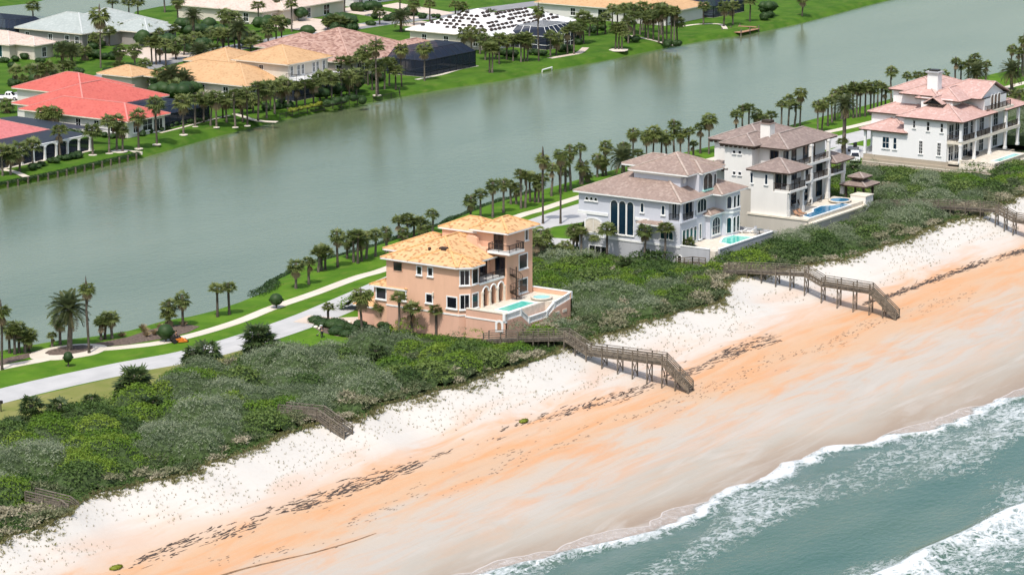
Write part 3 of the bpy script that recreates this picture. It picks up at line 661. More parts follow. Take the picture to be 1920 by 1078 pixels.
# spiral stair from terrace to balcony
ST = MB(); cx, cyy = -219.75, 329.3; ST.tube([(cx,cyy,9.0),(cx,cyy,13.5)], .09, 8); so = ST.build('spiral_staircase', M['bronze'], H)
rail = []; rail2 = []
for i in range(26):
    a = i*.36+1.2; z_ = 9.1+i*.135; d = Vector((math.cos(a), math.sin(a), 0)); p_ = Vector((-d.y, d.x, 0)); c0 = Vector((cx, cyy, z_))
    MB().add([c0+p_*.05, c0+d*.85-p_*.16, c0+d*.85+p_*.16, c0+p_*.05+Vector((0,0,.05)), c0+d*.85-p_*.16+Vector((0,0,.05)), c0+d*.85+p_*.16+Vector((0,0,.05))], [(0,2,1),(3,4,5),(0,1,4,3),(1,2,5,4),(2,0,3,5)]).build('tread', M['bronze'], so)
    rail.append(c0+d*.85+Vector((0,0,.95)))
mb = MB(); mb.tube(rail, .035, 5)
for i in range(0, 26, 1): mb.beam(rail[i], rail[i]-Vector((0,0,.95)), .025, .025)
mb.build('handrail', M['bronze'], so)
# pool terrace
MB().prism([(-221.0,n0+.3),(-215.06,n0+.3),(-215.06,322.9),(-216.0,323.6),(-216.0,330.6),(-215.06,331.2),(-215.06,334.9),(-221.0,334.9)], 6.5, 9.0).build('terrace_floor', M['deck_stone'], H)
MB().prism([(-215.99,323.4),(-215.06,322.95),(-215.06,331.15),(-215.99,330.8)], 6.4, 7.7).build('lower_terrace_floor', lo, H)
wall(H, rect(-221.0,n0+.01,-214.7,n0+.3), 3.6, 9.5, lo, 'terrace_wall'); wall(H, rect(-221.0,334.9,-214.7,335.2), 3.6, 9.6, pw, 'terrace_wall')
ep = [(n0+.004,8.62),(322.9,8.62),(324.85,7.2),(329.2,7.2),(331,8.1),(335.2,8.72)]
mb = MB(); m = len(ep); mb.add([(-215.05,q,3.6) for q, _ in ep]+[(-215.05,q,z_) for q, z_ in ep]+[(-214.7,q,3.6) for q, _ in ep]+[(-214.7,q,z_) for q, z_ in ep],
   [(2*m+i,2*m+i+1,3*m+i+1,3*m+i) for i in range(m-1)]+[(i+1,i,m+i,m+i+1) for i in range(m-1)]+[(m+i,3*m+i,3*m+i+1,m+i+1) for i in range(m-1)]); mb.build('terrace_wall', lo, H)
balustrade(H, [(-214.87,q,z_+.02) for q, z_ in ep], .82)
MB().box(-221.0,n0-.06,9.5,-214.6,n0+.36,9.62).build('coping', M['cream_trim'], H); MB().box(-221.0,334.86,9.6,-214.9,335.26,9.72).build('coping', M['white_trim'], H)
band(H, rect(-221.0,n0,-214.7,n0+.25), 8.36, .18, .06)
pool(H, [(-218.45,322.8),(-216.5,322.6),(-216.45,328.9),(-218.5,328.9)], 9.02, M['pool_green'])
pool(H, blob((-217.2,331.6), 1.15, 1.25, n=12, j=0), 9.25, M['pool_pale'], 'spa', M['deck_stone'])
S_win(H, n0, cO, (470,905,535,1005), arch=1, frame=.3, glass=M['wood_warm'], name='garden_gate', sill=False)
for q in (331.6, 333.4):
    MB().box(-214.72, q-.5, 7.2, -214.64, q+.5, 7.6).build('wall_vent', M['cream_trim'], H)
MB().box(-234.0,n0-.5,4.4,-224.5,n0-.02,5.15).build('plinth', M['cream_trim'], H)

# ------------------------------------------------------------------ 2: grey house
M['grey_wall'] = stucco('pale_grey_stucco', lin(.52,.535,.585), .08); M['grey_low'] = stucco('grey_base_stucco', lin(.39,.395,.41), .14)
M['tile_brown'] = tiles('brown_flat_tile', lin(.245,.18,.15), lin(.30,.225,.19), lin(.33,.255,.215), .12, .35, .36, .5, .4); M['tile_cap'] = simple('pale_ridge_tile', lin(.40,.32,.27), .85, .2)
gw, gl, T2, K2 = M['grey_wall'], M['grey_low'], M['tile_brown'], M['tile_cap']; bl, te = M['glass_blue'], M['glass_teal']
H = house('grey_house', (-230, 384, 5), 'pale grey stucco house with brown tile roof and three tall arched windows', gw)
n0 = 377.0
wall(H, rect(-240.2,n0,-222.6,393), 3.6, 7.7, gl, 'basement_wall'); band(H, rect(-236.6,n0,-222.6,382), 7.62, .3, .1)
wall(H, rect(-240.3,n0+.006,-224.6,392), 11.3, 14.45, gw); wall(H, rect(-238.9,n0+.006,-222.6,392), 7.92, 11.3, gw); wall(H, rect(-224.6,381.5,-222.9,392), 11.3, 14.45, gw)
wall(H, rect(-223.4,384.6,-221.9,388.2), 7.5, 11.5, gw, 'bay_wall')
bay = [(-223,387.9),(-221.4,388.3),(-220.7,389.3),(-220.7,391.4),(-221.4,392.4),(-223,392.8)]; wall(H, bay, 5, 14.3, gw, 'bay_wall'); band(H, bay, 11.1, .35, .12)
hip_roof(H, rect(-240.3,n0,-222.7,391.5), 14.5, .40, T2, M['white_trim'], oh=.65, cap=K2)
hip_roof(H, rect(-231,386.2,-221.0,393), 14.46, .40, T2, M['white_trim'], oh=.5, cap=K2)
hip_roof(H, rect(-224.0,384.4,-221.8,388.3), 11.5, .35, T2, M['white_trim'], oh=.35, cap=K2)
hip_roof(H, rect(-229.2,n0-.9,-224.9,n0+2.2), 10.9, .30, T2, M['white_trim'], oh=.3, cap=K2)
wall(H, rect(-233.3,381.4,-225.2,391), 14.5, 17.75, gw, 'upper_wall'); wall(H, rect(-225.2,383.4,-223.2,388.5), 14.5, 17.75, gw, 'upper_wall')
band(H, rect(-233.3,381.4,-225.2,391), 17.2, .25, .08)
hip_roof(H, rect(-233.3,381.4,-224.2,391), 17.8, .42, T2, M['white_trim'], oh=.7, cap=K2); hip_roof(H, rect(-237,385,-229,391), 17.76, .40, T2, M['white_trim'], oh=.5, cap=K2)
hip_roof(H, rect(-229,384,-223.2,389), 17.83, .40, T2, M['white_trim'], oh=.6, cap=K2)
band(H, rect(-240.3,n0,-235.2,380), 11.05, .45, .14); band(H, rect(-230.2,n0,-228.0,380), 11.05, .4, .12)
for b in ((152,447,184,482), (188,450,219,485), (222,455,253,490)): S_win(H, n0, cA, b, arch=1, frame=.12)
for b in ((350,473,411,742), (414,480,473,750), (477,488,534,757)): S_win(H, n0, cA, b, arch=1, frame=.13, glass=bl, bars=(1,1), tight=.7)
for b in ((582,497,614,577), (745,516,777,597)): S_win(H, n0, cA, b, arch=1, frame=.12, glass=bl)
S_win(H, n0, cA, (735,706,842,787), arch=.6, frame=.14, glass=te, bars=(3,1)); S_win(H, n0, cA, (183,830,328,922), frame=.12, bars=(3,1)); S_win(H, n0, cA, (613,866,757,962), frame=.12, bars=(3,1)); S_win(H, n0, cA, (870,903,908,980), arch=1, frame=.12)
S_win(H, n0+.006, cA, (150,612,286,735), arch=.5, frame=.2, glass=M['deck_stone'], bars=(2,1), name='porch_arch', sill=False)
# corner balcony on the second floor
MB().prism(rect(-224.6,n0+.05,-222.3,381.5), 11.3, 11.55).build('balcony_slab', gw, H); railing(H, [(-224.5,n0+.2),(-222.5,n0+.2),(-222.5,381.4)], 11.55, 1.0, M['grey_metal'] if 'grey_metal' in M else None)
for e_, q in ((-222.6,n0+.3), (-222.6,380.9)): column(H, e_, q, 11.55, 14.4, .35, gw)
win(H, 'S', 381.5, -223.7, 11.6, 1.2, 2.2, name='door', bars=(2,1), sill=False, glass=bl)
for q in (378.6, 380.4): win(H, 'E', -224.6, q, 11.6, 1.2, 2.2, name='door', bars=(2,1), sill=False, glass=bl)
for q in (378.1, 379.2, 380.3, 381.4): win(H, 'E', -222.6, q, 8.05, .75, 2.1, arch=.5, name='door', glass=te, sill=False, frame=.1)
win(H, 'E', -222.6, 382.9, 8.05, .5, 2.2, glass=te); win(H, 'E', -222.9, 383.8, 12.0, 2.6, 1.9, arch=.5, glass=bl, bars=(3,1), frame=.14); win(H, 'E', -221.9, 386.4, 8.3, 2.2, 2.5, arch=.6, glass=bl, bars=(3,2), frame=.14)
for (a, b) in zip(bay[1:-2], bay[2:-1]):
    a = Vector(a); b = Vector(b); t_ = (b-a).normalized(); c_ = (a+b)/2; L = (b-a).length
    for s_ in ((0,) if L < 1.6 else (-.55, .55)):
        q = c_+t_*s_
        opening(H, (q.x, q.y, 8.15), t_, (t_.y, -t_.x), .7, 2.3, .2, frame=.1, glass=te, name='door', sill=False); opening(H, (q.x, q.y, 11.9), t_, (t_.y, -t_.x), .7, 1.8, .35, frame=.12, glass=bl)
mb = MB(); mb.tube([(-225.15,382.4,16.6),(-225.05,382.4,16.6)], .4, 14); mb.build('round_window', M['white_trim'], H)
win(H, 'E', -223.2, 386.0, 15.0, 2.6, 2.4, arch=.6, glass=M['glass_grey'], name='porch_opening', bars=(2,1)); win(H, 'E', -223.2, 388.1, 15.2, .6, 1.8, glass=bl)
MB().prism(rect(-224.6,384.3,-222.7,388), 14.9, 15.06).build('skylight', M['pool_pale'], H)
# terrace
MB().prism(rect(-222.6,n0+.3,-216.7,394), 4.6, 7.7).build('terrace_floor', M['deck_stone'], H)
wall(H, rect(-222.6,n0+.02,-217.6,n0+.3), 3.6, 7.9, gl, 'terrace_wall'); wall(H, rect(-216.7,378.0,-216.4,394.3), 3.4, 7.95, gl, 'terrace_wall'); wall(H, rect(-222.6,394,-216.4,394.3), 3.6, 8.1, gl, 'terrace_wall')
for q in (rect(-222.6,n0-.03,-217.6,n0+.35), rect(-216.75,377.96,-216.34,394.34)): MB().prism(q, 7.952, 8.06).build('coping', M['white_trim'], H)
pool(H, [(-219.4,383.6),(-217.1,383.0),(-217.0,389.6),(-220.4,389.2),(-220.7,386.6)], 7.72, M['pool_green'])
mb = MB(); pr = [(-216.34,q,5.6+1.1/(1+math.exp(-(q-386)*1.1))) for q in np.linspace(382.4, 390, 14)]
mb.tube(pr, .09, 6); mb.build('wave_relief', M['white_trim'], H)

# ------------------------------------------------------------------ 3: white house with brown roof
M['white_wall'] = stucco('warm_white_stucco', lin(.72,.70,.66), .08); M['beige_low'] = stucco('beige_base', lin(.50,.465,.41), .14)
M['tile_taupe'] = tiles('taupe_flat_tile', lin(.21,.16,.14), lin(.265,.205,.18), lin(.29,.23,.2), .12, .35, .36, .5, .4)
ww, be, T3 = M['white_wall'], M['beige_low'], M['tile_taupe']; K3 = simple('taupe_ridge_tile', lin(.33,.27,.24), .85, .2)
H = house('white_house', (-228, 414, 5), 'white stucco house with taupe tile roof, bracketed tower and deep columned balconies', ww)
n0 = 404.0
wall(H, rect(-226.1,n0+.4,-222.2,410.2), 4.4, 15.0, ww); wall(H, rect(-222.2,n0+.4,-219.7,n0+.8), 4.4, 11.9, ww)
MB().prism(rect(-222.0,n0+.5,-219.2,410), 11.9, 12.25).build('balcony_slab', ww, H)
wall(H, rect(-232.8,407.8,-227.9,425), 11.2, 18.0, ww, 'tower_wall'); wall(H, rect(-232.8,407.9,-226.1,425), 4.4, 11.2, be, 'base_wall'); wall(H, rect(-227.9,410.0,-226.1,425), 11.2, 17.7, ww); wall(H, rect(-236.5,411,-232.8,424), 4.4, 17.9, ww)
wall(H, rect(-226.1,410.2,-224.2,425), 4.4, 17.75, ww)
hip_roof(H, rect(-226.1,n0+.4,-219.6,410.6), 15.1, .42, T3, M['bronze'], oh=.6, cap=K3)
hip_roof(H, rect(-232.8,407.8,-227.8,416), 18.1, .40, T3, M['bronze'], oh=.7, cap=K3, dent=(.85, M['bronze']))
hip_roof(H, rect(-236.6,411,-228,424), 18.0, .40, T3, M['bronze'], oh=.7, cap=K3, dent=(.85, M['bronze']))
hip_roof(H, rect(-229.5,409.4,-222.6,424.4), 17.85, .40, T3, M['bronze'], oh=.6, cap=K3); hip_roof(H, rect(-226,423,-221.3,428), 13.9, .40, T3, M['bronze'], oh=.6, cap=K3)
hip_roof(H, rect(-236.4,408.4,-232.8,411), 14.0, .4, T3, M['bronze'], oh=.6, cap=K3, dent=(.85, M['bronze']))
mb = MB(); mb.box(-228.6,411.6,18.5,-226.9,413.2,21.0); mb.build('chimney', ww, H)
ch_ = MB().box(-228.75,411.45,21.0,-226.75,413.35,21.12).build('chimney_cap', T3, H); MB().box(-228.5,411.7,21.12,-227.0,413.1,21.55).build('flue_stack', M['wood_dark'], ch_)
for b in ((305,338,332,368), (348,342,376,372), (305,502,332,532), (348,506,376,536)): S_win(H, 407.8, cB, b, frame=.08)
for b in ((442,512,468,598), (554,524,582,610)): S_win(H, n0+.4, cB, b, frame=.12, glass=bl)
# columned balconies facing the sea: storey slabs, posts, rails, doors
for zz in (8.15, 12.0):
    for q in (n0+1.0, 409.6, 416.0, 421.8, 427.0):
        if q < 410 and zz > 10: e_ = -219.75
        else: e_ = -219.9 if q < 410 else -221.9
        column(H, e_, q, zz, zz+3.5 if zz < 10 else (15.0 if q < 410 else (17.7 if q < 422 else 13.8)), .5, ww, .7)
MB().prism(rect(-224.2,410.2,-221.6,427.4), 11.7, 12.0).build('balcony_slab', ww, H); MB().prism(rect(-224.2,410.2,-221.6,422.2), 14.4, 14.8).build('balcony_slab', ww, H)
wall(H, rect(-225.5,425,-224.4,427.6), 8, 13.8, ww)
railing(H, [(-222.6,n0+.55),(-219.4,n0+.55),(-219.4,409.6)], 12.25, 1.0, M['bronze']); railing(H, [(-221.75,410.4),(-221.75,427.2)], 12.0, 1.0, M['bronze']); railing(H, [(-221.75,410.4),(-221.75,422)], 14.8, 1.0, M['bronze'])
for q, z_ in ((406,8.2),(408.4,8.2),(406,12.3),(408.4,12.3)): win(H, 'E', -222.2, q, z_, 1.7, 2.4, name='door', glass=bl, bars=(2,1), sill=False, fmat=M['bronze'])
for q in (412, 414.6, 418.4, 423.2): 
    for z_ in (8.25, 12.1): win(H, 'E', -224.2, q, z_, 1.7, 2.4, name='door', glass=bl, bars=(2,1), sill=False, fmat=M['bronze'])
for q in (412, 414.6, 418.4, 420.8): win(H, 'E', -224.2, q, 15.0, 1.3, 1.9, glass=bl, fmat=M['bronze'])
for q in (-225.6, -224.9): win(H, 'S', 410.2, q, 15.6, .5, 1.5, glass=M['glass'], fmat=M['bronze'])
# terrace
MB().prism(rect(-222.19,n0+.81,-216.3,424.5), 5.0, 8.1).build('terrace_floor', M['deck_stone'], H)
wall(H, rect(-226.4,n0+.02,-215.9,n0+.35), 3.6, 8.0, be, 'terrace_wall'); MB().box(-226.5,n0-.1,8.0,-215.7,n0+.36,8.28).build('coping', M['cream_trim'], H)
wall(H, rect(-216.2,n0+.02,-215.9,423.4), 3.4, 7.3, be, 'terrace_wall'); MB().box(-216.3,n0-.1,7.3,-215.6,423.4,7.55).build('coping', M['cream_trim'], H)
wall(H, rect(-218.6,423.4,-215.9,426), 3.4, 8.75, ww, 'terrace_wall'); MB().box(-218.7,423.35,8.75,-215.8,426.1,8.9).build('coping', M['cream_trim'], H)
pool(H, [(-218.2,407.0),(-216.6,406.2),(-216.5,419.0),(-217.9,419.4),(-218.4,417.0),(-219.6,415.6),(-219.4,412.6),(-218.3,410.6)], 8.12, M['pool_blue'])
pool(H, blob((-219.0,420.6), 1.5, 1.7, n=14, j=0), 8.4, M['pool_blue'], 'spa', M['deck_stone'])
MB().box(-226.2,n0-.02,5.4,-221.0,n0+.05,5.9).build('wall_strip', M['grey_low'], H)  # grey strip standing slightly proud of the terrace wall

# gazebo beside it
G = tag(empty('gazebo', (-219.6, 428.6, 7.0)), 'dark timber gazebo with two-tiered brown roof beside the blue pool', 'gazebo'); H_WALL[G.name] = ww
gp = rect(-221.3,426.8,-218.0,430.2)
for e_ in (-221.2,-218.1):
    for q in (426.9, 430.1): MB().box(e_-.14,q-.14,5.2,e_+.14,q+.14,9.75).build('post', M['wood_dark'], G)
MB().prism(gp, 6.9, 7.1).build('floor', M['wood_dark'], G)
hip_roof(G, gp, 9.8, .34, T3, M['bronze'], oh=.75, cap=K3); MB().box(-220.6,427.5,10.4,-218.7,429.5,11.0).build('cupola', M['wood_dark'], G); hip_roof(G, rect(-220.6,427.5,-218.7,429.5), 11.0, .40, T3, M['bronze'], oh=.5, cap=K3)
railing(G, [(-221.2,426.9),(-218.1,426.9),(-218.1,430.1)], 7.1, .9, M['wood_dark'])

# ------------------------------------------------------------------ 4: white house with pink roof
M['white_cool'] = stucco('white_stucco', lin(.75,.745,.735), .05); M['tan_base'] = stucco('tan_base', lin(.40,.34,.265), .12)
M['tile_pink'] = tiles('pink_flat_tile', lin(.43,.27,.235), lin(.49,.32,.28), lin(.52,.365,.325), .12, .4, .36, .45, .35)
wc_, tb_, T4 = M['white_cool'], M['tan_base'], M['tile_pink']; K4 = simple('pink_ridge_tile', lin(.50,.345,.305), .85, .2)
H = house('white_house', (-228, 480, 5), 'white stucco house with dusty pink tile roof, chimney and arched sea gable', wc_)
n0 = 467.6
wall(H, rect(-239.2,n0-.3,-214.1,n0+2), 3.4, 6.5, tb_, 'base_wall'); wall(H, rect(-239.2,n0+2,-220.6,490), 3.4, 6.5, tb_, 'base_wall'); wall(H, rect(-220.6,n0+2,-214.1,484), 3.4, 6.3, tb_, 'base_wall')
band(H, rect(-239.2,n0-.3,-214.1,n0+1), 5.9, .14, .05, M['cream_trim'])
wall(H, rect(-239.1,n0-.02,-222.9,n0+.3), 6.5, 7.25, tb_, 'plinth')
wall(H, rect(-237.4,n0,-231.4,480), 7.25, 11.6, wc_); wall(H, rect(-231.4,n0,-223.2,484), 7.25, 14.5, wc_); wall(H, rect(-239.5,471.2,-231.4,486), 7, 14.2, wc_)
wall(H, rect(-236.9,474.2,-228,488), 11, 18.0, wc_, 'upper_wall'); wall(H, rect(-230.5,472.2,-224.5,488), 14, 17.3, wc_, 'upper_wall')
hip_roof(H, rect(-239.2,n0,-231.2,480), 11.65, .40, T4, M['bronze'], oh=.6, cap=K4)
hip_roof(H, rect(-232,n0,-220.6,480), 14.5, .38, T4, M['bronze'], oh=.7, cap=K4); hip_roof(H, rect(-239.5,471.2,-229,484), 14.2, .40, T4, M['bronze'], oh=.6, cap=K4)
hip_roof(H, rect(-236.9,474.4,-229,487), 18.0, .40, T4, M['bronze'], oh=.7, cap=K4); hip_roof(H, rect(-234.5,473.0,-228,486), 17.6, .40, T4, M['bronze'], oh=.5, cap=K4)
hip_roof(H, rect(-231.5,477.0,-221.8,487.5), 17.2, .40, T4, M['bronze'], oh=.6, gables=(1,), cap=K4); hip_roof(H, rect(-231,472.6,-223.6,483), 17.15, .36, T4, M['bronze'], oh=.6, cap=K4)
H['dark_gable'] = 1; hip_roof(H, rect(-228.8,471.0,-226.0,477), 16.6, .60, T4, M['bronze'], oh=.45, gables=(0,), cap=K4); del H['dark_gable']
wall(H, rect(-228.6,471.3,-226.2,474), 14.8, 16.6, wc_, 'dormer_wall'); win(H, 'S', 471.3, -227.4, 15.2, 1.3, 1.1, bars=(2,1), glass=bl)
hip_roof(H, rect(-225,486,-221,494), 14.2, .38, T4, M['bronze'], oh=.7, cap=K4)
MB().box(-230.6,474.6,18.2,-228.6,476.2,21.3).build('chimney', wc_, H); cc = MB().box(-230.9,474.3,21.3,-228.3,476.5,21.55).build('chimney_cap', M['grey_low'], H)
MB().box(-230.4,474.8,21.55,-228.8,476.0,21.85).build('flue_stack', M['dark_metal'], cc)
for b in ((390,648,448,742), ): S_win(H, n0, cC, b, bars=(2,2), frame=.12, glass=bl)
S_win(H, n0, cC, (474,655,506,750), bars=(1,2), frame=.12, glass=bl)
for b in ((628,520,652,585), (735,532,762,608), (842,545,868,620)): S_win(H, n0, cC, b, bars=(1,2), frame=.1)
for b in ((674,678,708,785), (816,694,850,800)): S_win(H, n0, cC, b, bars=(2,4), frame=.12)
# columned porches to the sea, three levels
for q in (n0+.3, 473.4, 479.6, 486.0, 491.2):
    for z0_, z1_ in ((7.2, 10.4), (10.9, 14.2)): column(H, -220.7, q, z0_, z1_, .45, wc_, .1)
MB().prism(rect(-223.2,n0+.1,-220.4,491.6), 10.4, 10.9).build('balcony_slab', M['cream_trim'], H); MB().prism(rect(-224.5,478.2,-220.6,489), 14.2, 14.75).build('balcony_slab', M['cream_trim'], H)
railing(H, [(-223.1,n0+.25),(-220.6,n0+.25),(-220.6,491.4)], 10.9, 1.0, M['bronze']); railing(H, [(-221.6,478.3),(-220.8,478.3),(-220.8,488)], 14.75, .95, M['bronze'])
wall(H, rect(-224.0,484,-223.4,491), 7, 14.2, wc_)
win(H, 'S', n0, -222.2, 11.0, .01+.3, .5, frame=.02) if False else None
for q in (469.2, 471.6, 475.0, 477.8, 481.4, 487.6):
    e_ = -223.2 if q < 484 else -223.4
    win(H, 'E', e_, q, 7.3, 1.7, 2.5, bars=(2,2), glass=bl, name='door', sill=False); win(H, 'E', e_, q, 11.0, 1.7, 2.5, bars=(2,2), glass=bl, name='door', sill=False)
win(H, 'E', -224.5, 480.2, 14.85, 1.6, 1.8, bars=(2,1), glass=bl)
for q in (481.0, 482.4, 483.8): win(H, 'E', -221.15, q, 14.8, 1.0, 2.6, arch=1, glass=M['glass_grey'], name='gable_opening')
wall(H, rect(-224.5,478.0,-221.2,487), 14.8, 17.15, wc_, 'gable_wall')
for e_ in (-238.9,): 
    for q in (n0+.2, 470.4): column(H, e_, q, 7.25, 11.5, .4, wc_)
balustrade(H, [(-238.95,n0+.5,7.25),(-238.95,470.2,7.25)], .95, wc_)
# terrace
MB().prism(rect(-223.2,n0+.2,-214.3,484), 6.9, 7.2).build('terrace_floor', M['deck_stone'], H)
balustrade(H, [(-220.4,n0-.1,7.0),(-214.2,n0-.1,7.0),(-214.2,484,7.0)], .8, M['cream_trim'])
MB().box(-220.6,n0-.32,6.3,-213.95,n0+.12,7.0).build('terrace_wall', M['cream_trim'], H); MB().box(-214.4,n0+.12,6.3,-213.95,484.2,7.0).build('terrace_wall', M['cream_trim'], H)
pool(H, rect(-217.0,473.2,-215.4,482), 7.22, M['pool_pale'])
# ------------------------------------------------------------------ houses across the lagoon
M['far_white'] = stucco('far_white_stucco', lin(.62,.60,.57), .08); M['far_cream'] = stucco('far_cream_stucco', lin(.58,.53,.45), .08); M['far_grey'] = stucco('far_grey_stucco', lin(.33,.30,.285), .08); M['far_tan'] = stucco('far_tan_stucco', lin(.47,.40,.33), .08)
RF = {}
RF['red'] = tiles('coral_red_tile', lin(.46,.105,.082), lin(.50,.125,.10), lin(.42,.09,.075), .1, .4, .4, .35, .3); RF['pink'] = tiles('rose_tile', lin(.47,.145,.14), lin(.51,.17,.165), lin(.43,.13,.125), .1, .4, .4, .35, .3)
RF['grey'] = tiles('pale_grey_tile', lin(.31,.345,.325), lin(.35,.38,.36), lin(.38,.41,.39), .12, .4, .4, .3, .3); RF['tan'] = tiles('sand_yellow_tile', lin(.47,.29,.15), lin(.51,.325,.175), lin(.42,.25,.125), .12, .4, .4, .3, .3)
RF['brown'] = tiles('blended_rose_brown_tile', lin(.32,.19,.145), lin(.44,.29,.235), lin(.24,.135,.105), .25, .7, .45, .5, .6); RF['cream'] = tiles('pale_rose_tile', lin(.52,.41,.34), lin(.58,.47,.40), lin(.47,.36,.30), .15, .4, .4, .35, .4)
RF['white'] = simple('bare_white_roof', lin(.70,.70,.69), .7, .05)
capm = {k: simple(k+'_ridge', c, .85, .1) for k, c in dict(red=lin(.54,.21,.18), pink=lin(.54,.24,.225), grey=lin(.45,.47,.455), tan=lin(.52,.335,.185), brown=lin(.42,.27,.22), cream=lin(.58,.48,.42), white=lin(.72,.72,.71)).items()}
def far_house(name, label, blocks, rk, wm, wins=(), ez=8.2, slope=.34, doors=()):
    xs = [b[0] for b in blocks]+[b[2] for b in blocks]; ys = [b[1] for b in blocks]+[b[3] for b in blocks]
    H = house(name, ((min(xs)+max(xs))/2, (min(ys)+max(ys))/2, LAND_Z), label, wm)
    for i, b in enumerate(blocks):
        z1 = b[4] if len(b) > 4 else ez
        wall(H, rect(b[0]+.003*i, b[1]+.003*i, b[2]-.003*i, b[3]-.003*i), LAND_Z-.3, z1, wm); hip_roof(H, rect(*b[:4]), z1+.03+.012*i, slope, RF[rk], M['cream_trim'], oh=.8, cap=capm[rk])
    for w_ in wins:
        f, at, c, z0, ww_, hh = w_[:6]; win(H, f, at, c, z0, ww_, hh, **(w_[6] if len(w_) > 6 else dict(bars=(2,2))))
    return H
A1 = dict(arch=.7, bars=(2,1))
far_house('red_roof_house', 'white house under a large coral red hip roof across the lagoon', [(-391,418.5,-365.4,429), (-397,423,-380,446), (-411,438,-394,452)], 'red', M['far_white'],
    [('S',418.5,q,5.9,1.1,1.7) for q in (-387.5,-384,-377.5,-373,-369)]+[('E',-365.4,420.6,5.8,1.2,2.0), ('E',-365.4,424,5.8,2.6,2.0), ('E',-365.4,427,5.2,2.4,2.3,dict(bars=(3,1)))], slope=.36)
far_house('pink_roof_house', 'house with rose pink roof above a white arched loggia by the lagoon', [(-392,384,-371,402), (-385,370,-372,384,9.2)], 'pink', M['far_white'], [('E',-371,q,5.3,2.6,2.4,dict(bars=(3,1))) for q in (387,391,395,399)]+[('E',-372,375,5.5,2,2.6), ('S',384,-374,5.5,1,2)], slope=.34)
far_house('grey_roof_house', 'taupe walled house with pale grey hip roof beside the far pond', [(-474,506.5,-455,522), (-470,512,-452,531), (-456,516,-444,526)], 'grey', M['far_grey'], [('S',506.5,q,5.4,1.1,2.0) for q in (-471.5,-464.5,-459.5,-456.5)]+[('E',-455,509,5.3,1.4,2.3), ('E',-452,519.5,5.3,1.4,2.3), ('E',-444,521,5.2,4,2.3,dict(bars=(4,1)))], slope=.38)
far_house('cream_house', 'cream house with pale rose roof and tall windows near the street', [(-470,484,-456,494), (-457,486,-450.5,492)], 'cream', M['far_cream'], [('S',484,-459.5,5.3,2.6,2.6,dict(bars=(3,1),glass=M['glass_teal'])), ('E',-450.5,489,5.4,1.2,2)])
far_house('tan_roof_house', 'two storey white house with sandy yellow roof and balcony over the lagoon', [(-400,465,-374.8,480), (-385.5,475.2,-372.2,488.4,11.5), (-410,462,-402,469), (-408,487,-397,499)], 'tan', M['far_cream'],
    [('S',465,q,5.9,1.2,1.6) for q in (-397,-391,-386,-380)]+[('E',-372.2,q,9.0,.7,1.9) for q in (476.4,478.6,480.0,483.6,484.9,487)]+[('S',475.2,-379,9.2,1.0,1.6)]+[('E',-374.8,468,5.6,2.2,2.2), ('E',-374.8,472,5.6,2.2,2.2)], slope=.36)
far_house('brown_roof_house', 'house with broad mottled rose brown hip roof beside the black screened pool', [(-403,502.5,-377,529), (-409,512,-396,526), (-384,520,-374,534)], 'brown', M['far_tan'], [('S',502.5,q,5.8,1.4,1.6) for q in (-399,-393,-386,-380)]+[('E',-377,q,5.4,2.4,2.4,dict(bars=(3,1))) for q in (506,511,516)], slope=.36)
WH = far_house('white_roof_house', 'house being reroofed, white underlay covered in stacks of dark tiles', [(-398,553,-375.8,575), (-392,560,-376.2,587)], 'white', M['far_cream'], [('S',553,q,5.8,1.2,1.6) for q in (-394,-388,-380)]+[('E',-375.8,q,5.5,2.2,2.2) for q in (556,)], slope=.36)
far_house('tan_gable_house', 'long pale house with sandy orange roof behind a thicket of palms', [(-402,612,-366,630), (-394,626,-372,640)], 'tan', M['far_white'], [('S',612,-383.5,5.7,2.6,1.9,dict(bars=(2,1))), ('S',612,-392,5.7,1.3,1.7), ('S',612,-375,5.7,1.3,1.7), ('E',-366,616,5.4,2.4,2.2)], slope=.32)
far_house('pink_garage_house', 'cream house with pink roof and wide garage door on a paved forecourt', [(-472,560,-446,572), (-468,566,-444.5,590)], 'cream', M['far_cream'], [('E',-446,566,5.0,5.2,2.4,dict(bars=(1,4),glass=M['far_tan'],name='garage_door',sill=False)), ('S',560,-451,5.6,1.4,1.9), ('S',560,-458,5.6,1.4,1.9), ('E',-444.5,576,5.3,1.3,2.3), ('E',-444.5,583,5.3,2.3,2.3)])
far_house('pale_house', 'pale house with grey blue windows set back behind the green lawn', [(-470,600,-449,618)], 'grey', M['far_white'], [('E',-449,q,5.4,1.5,2.0) for q in (603,607,611)]+[('S',600,-453,5.4,1.5,2.0)])
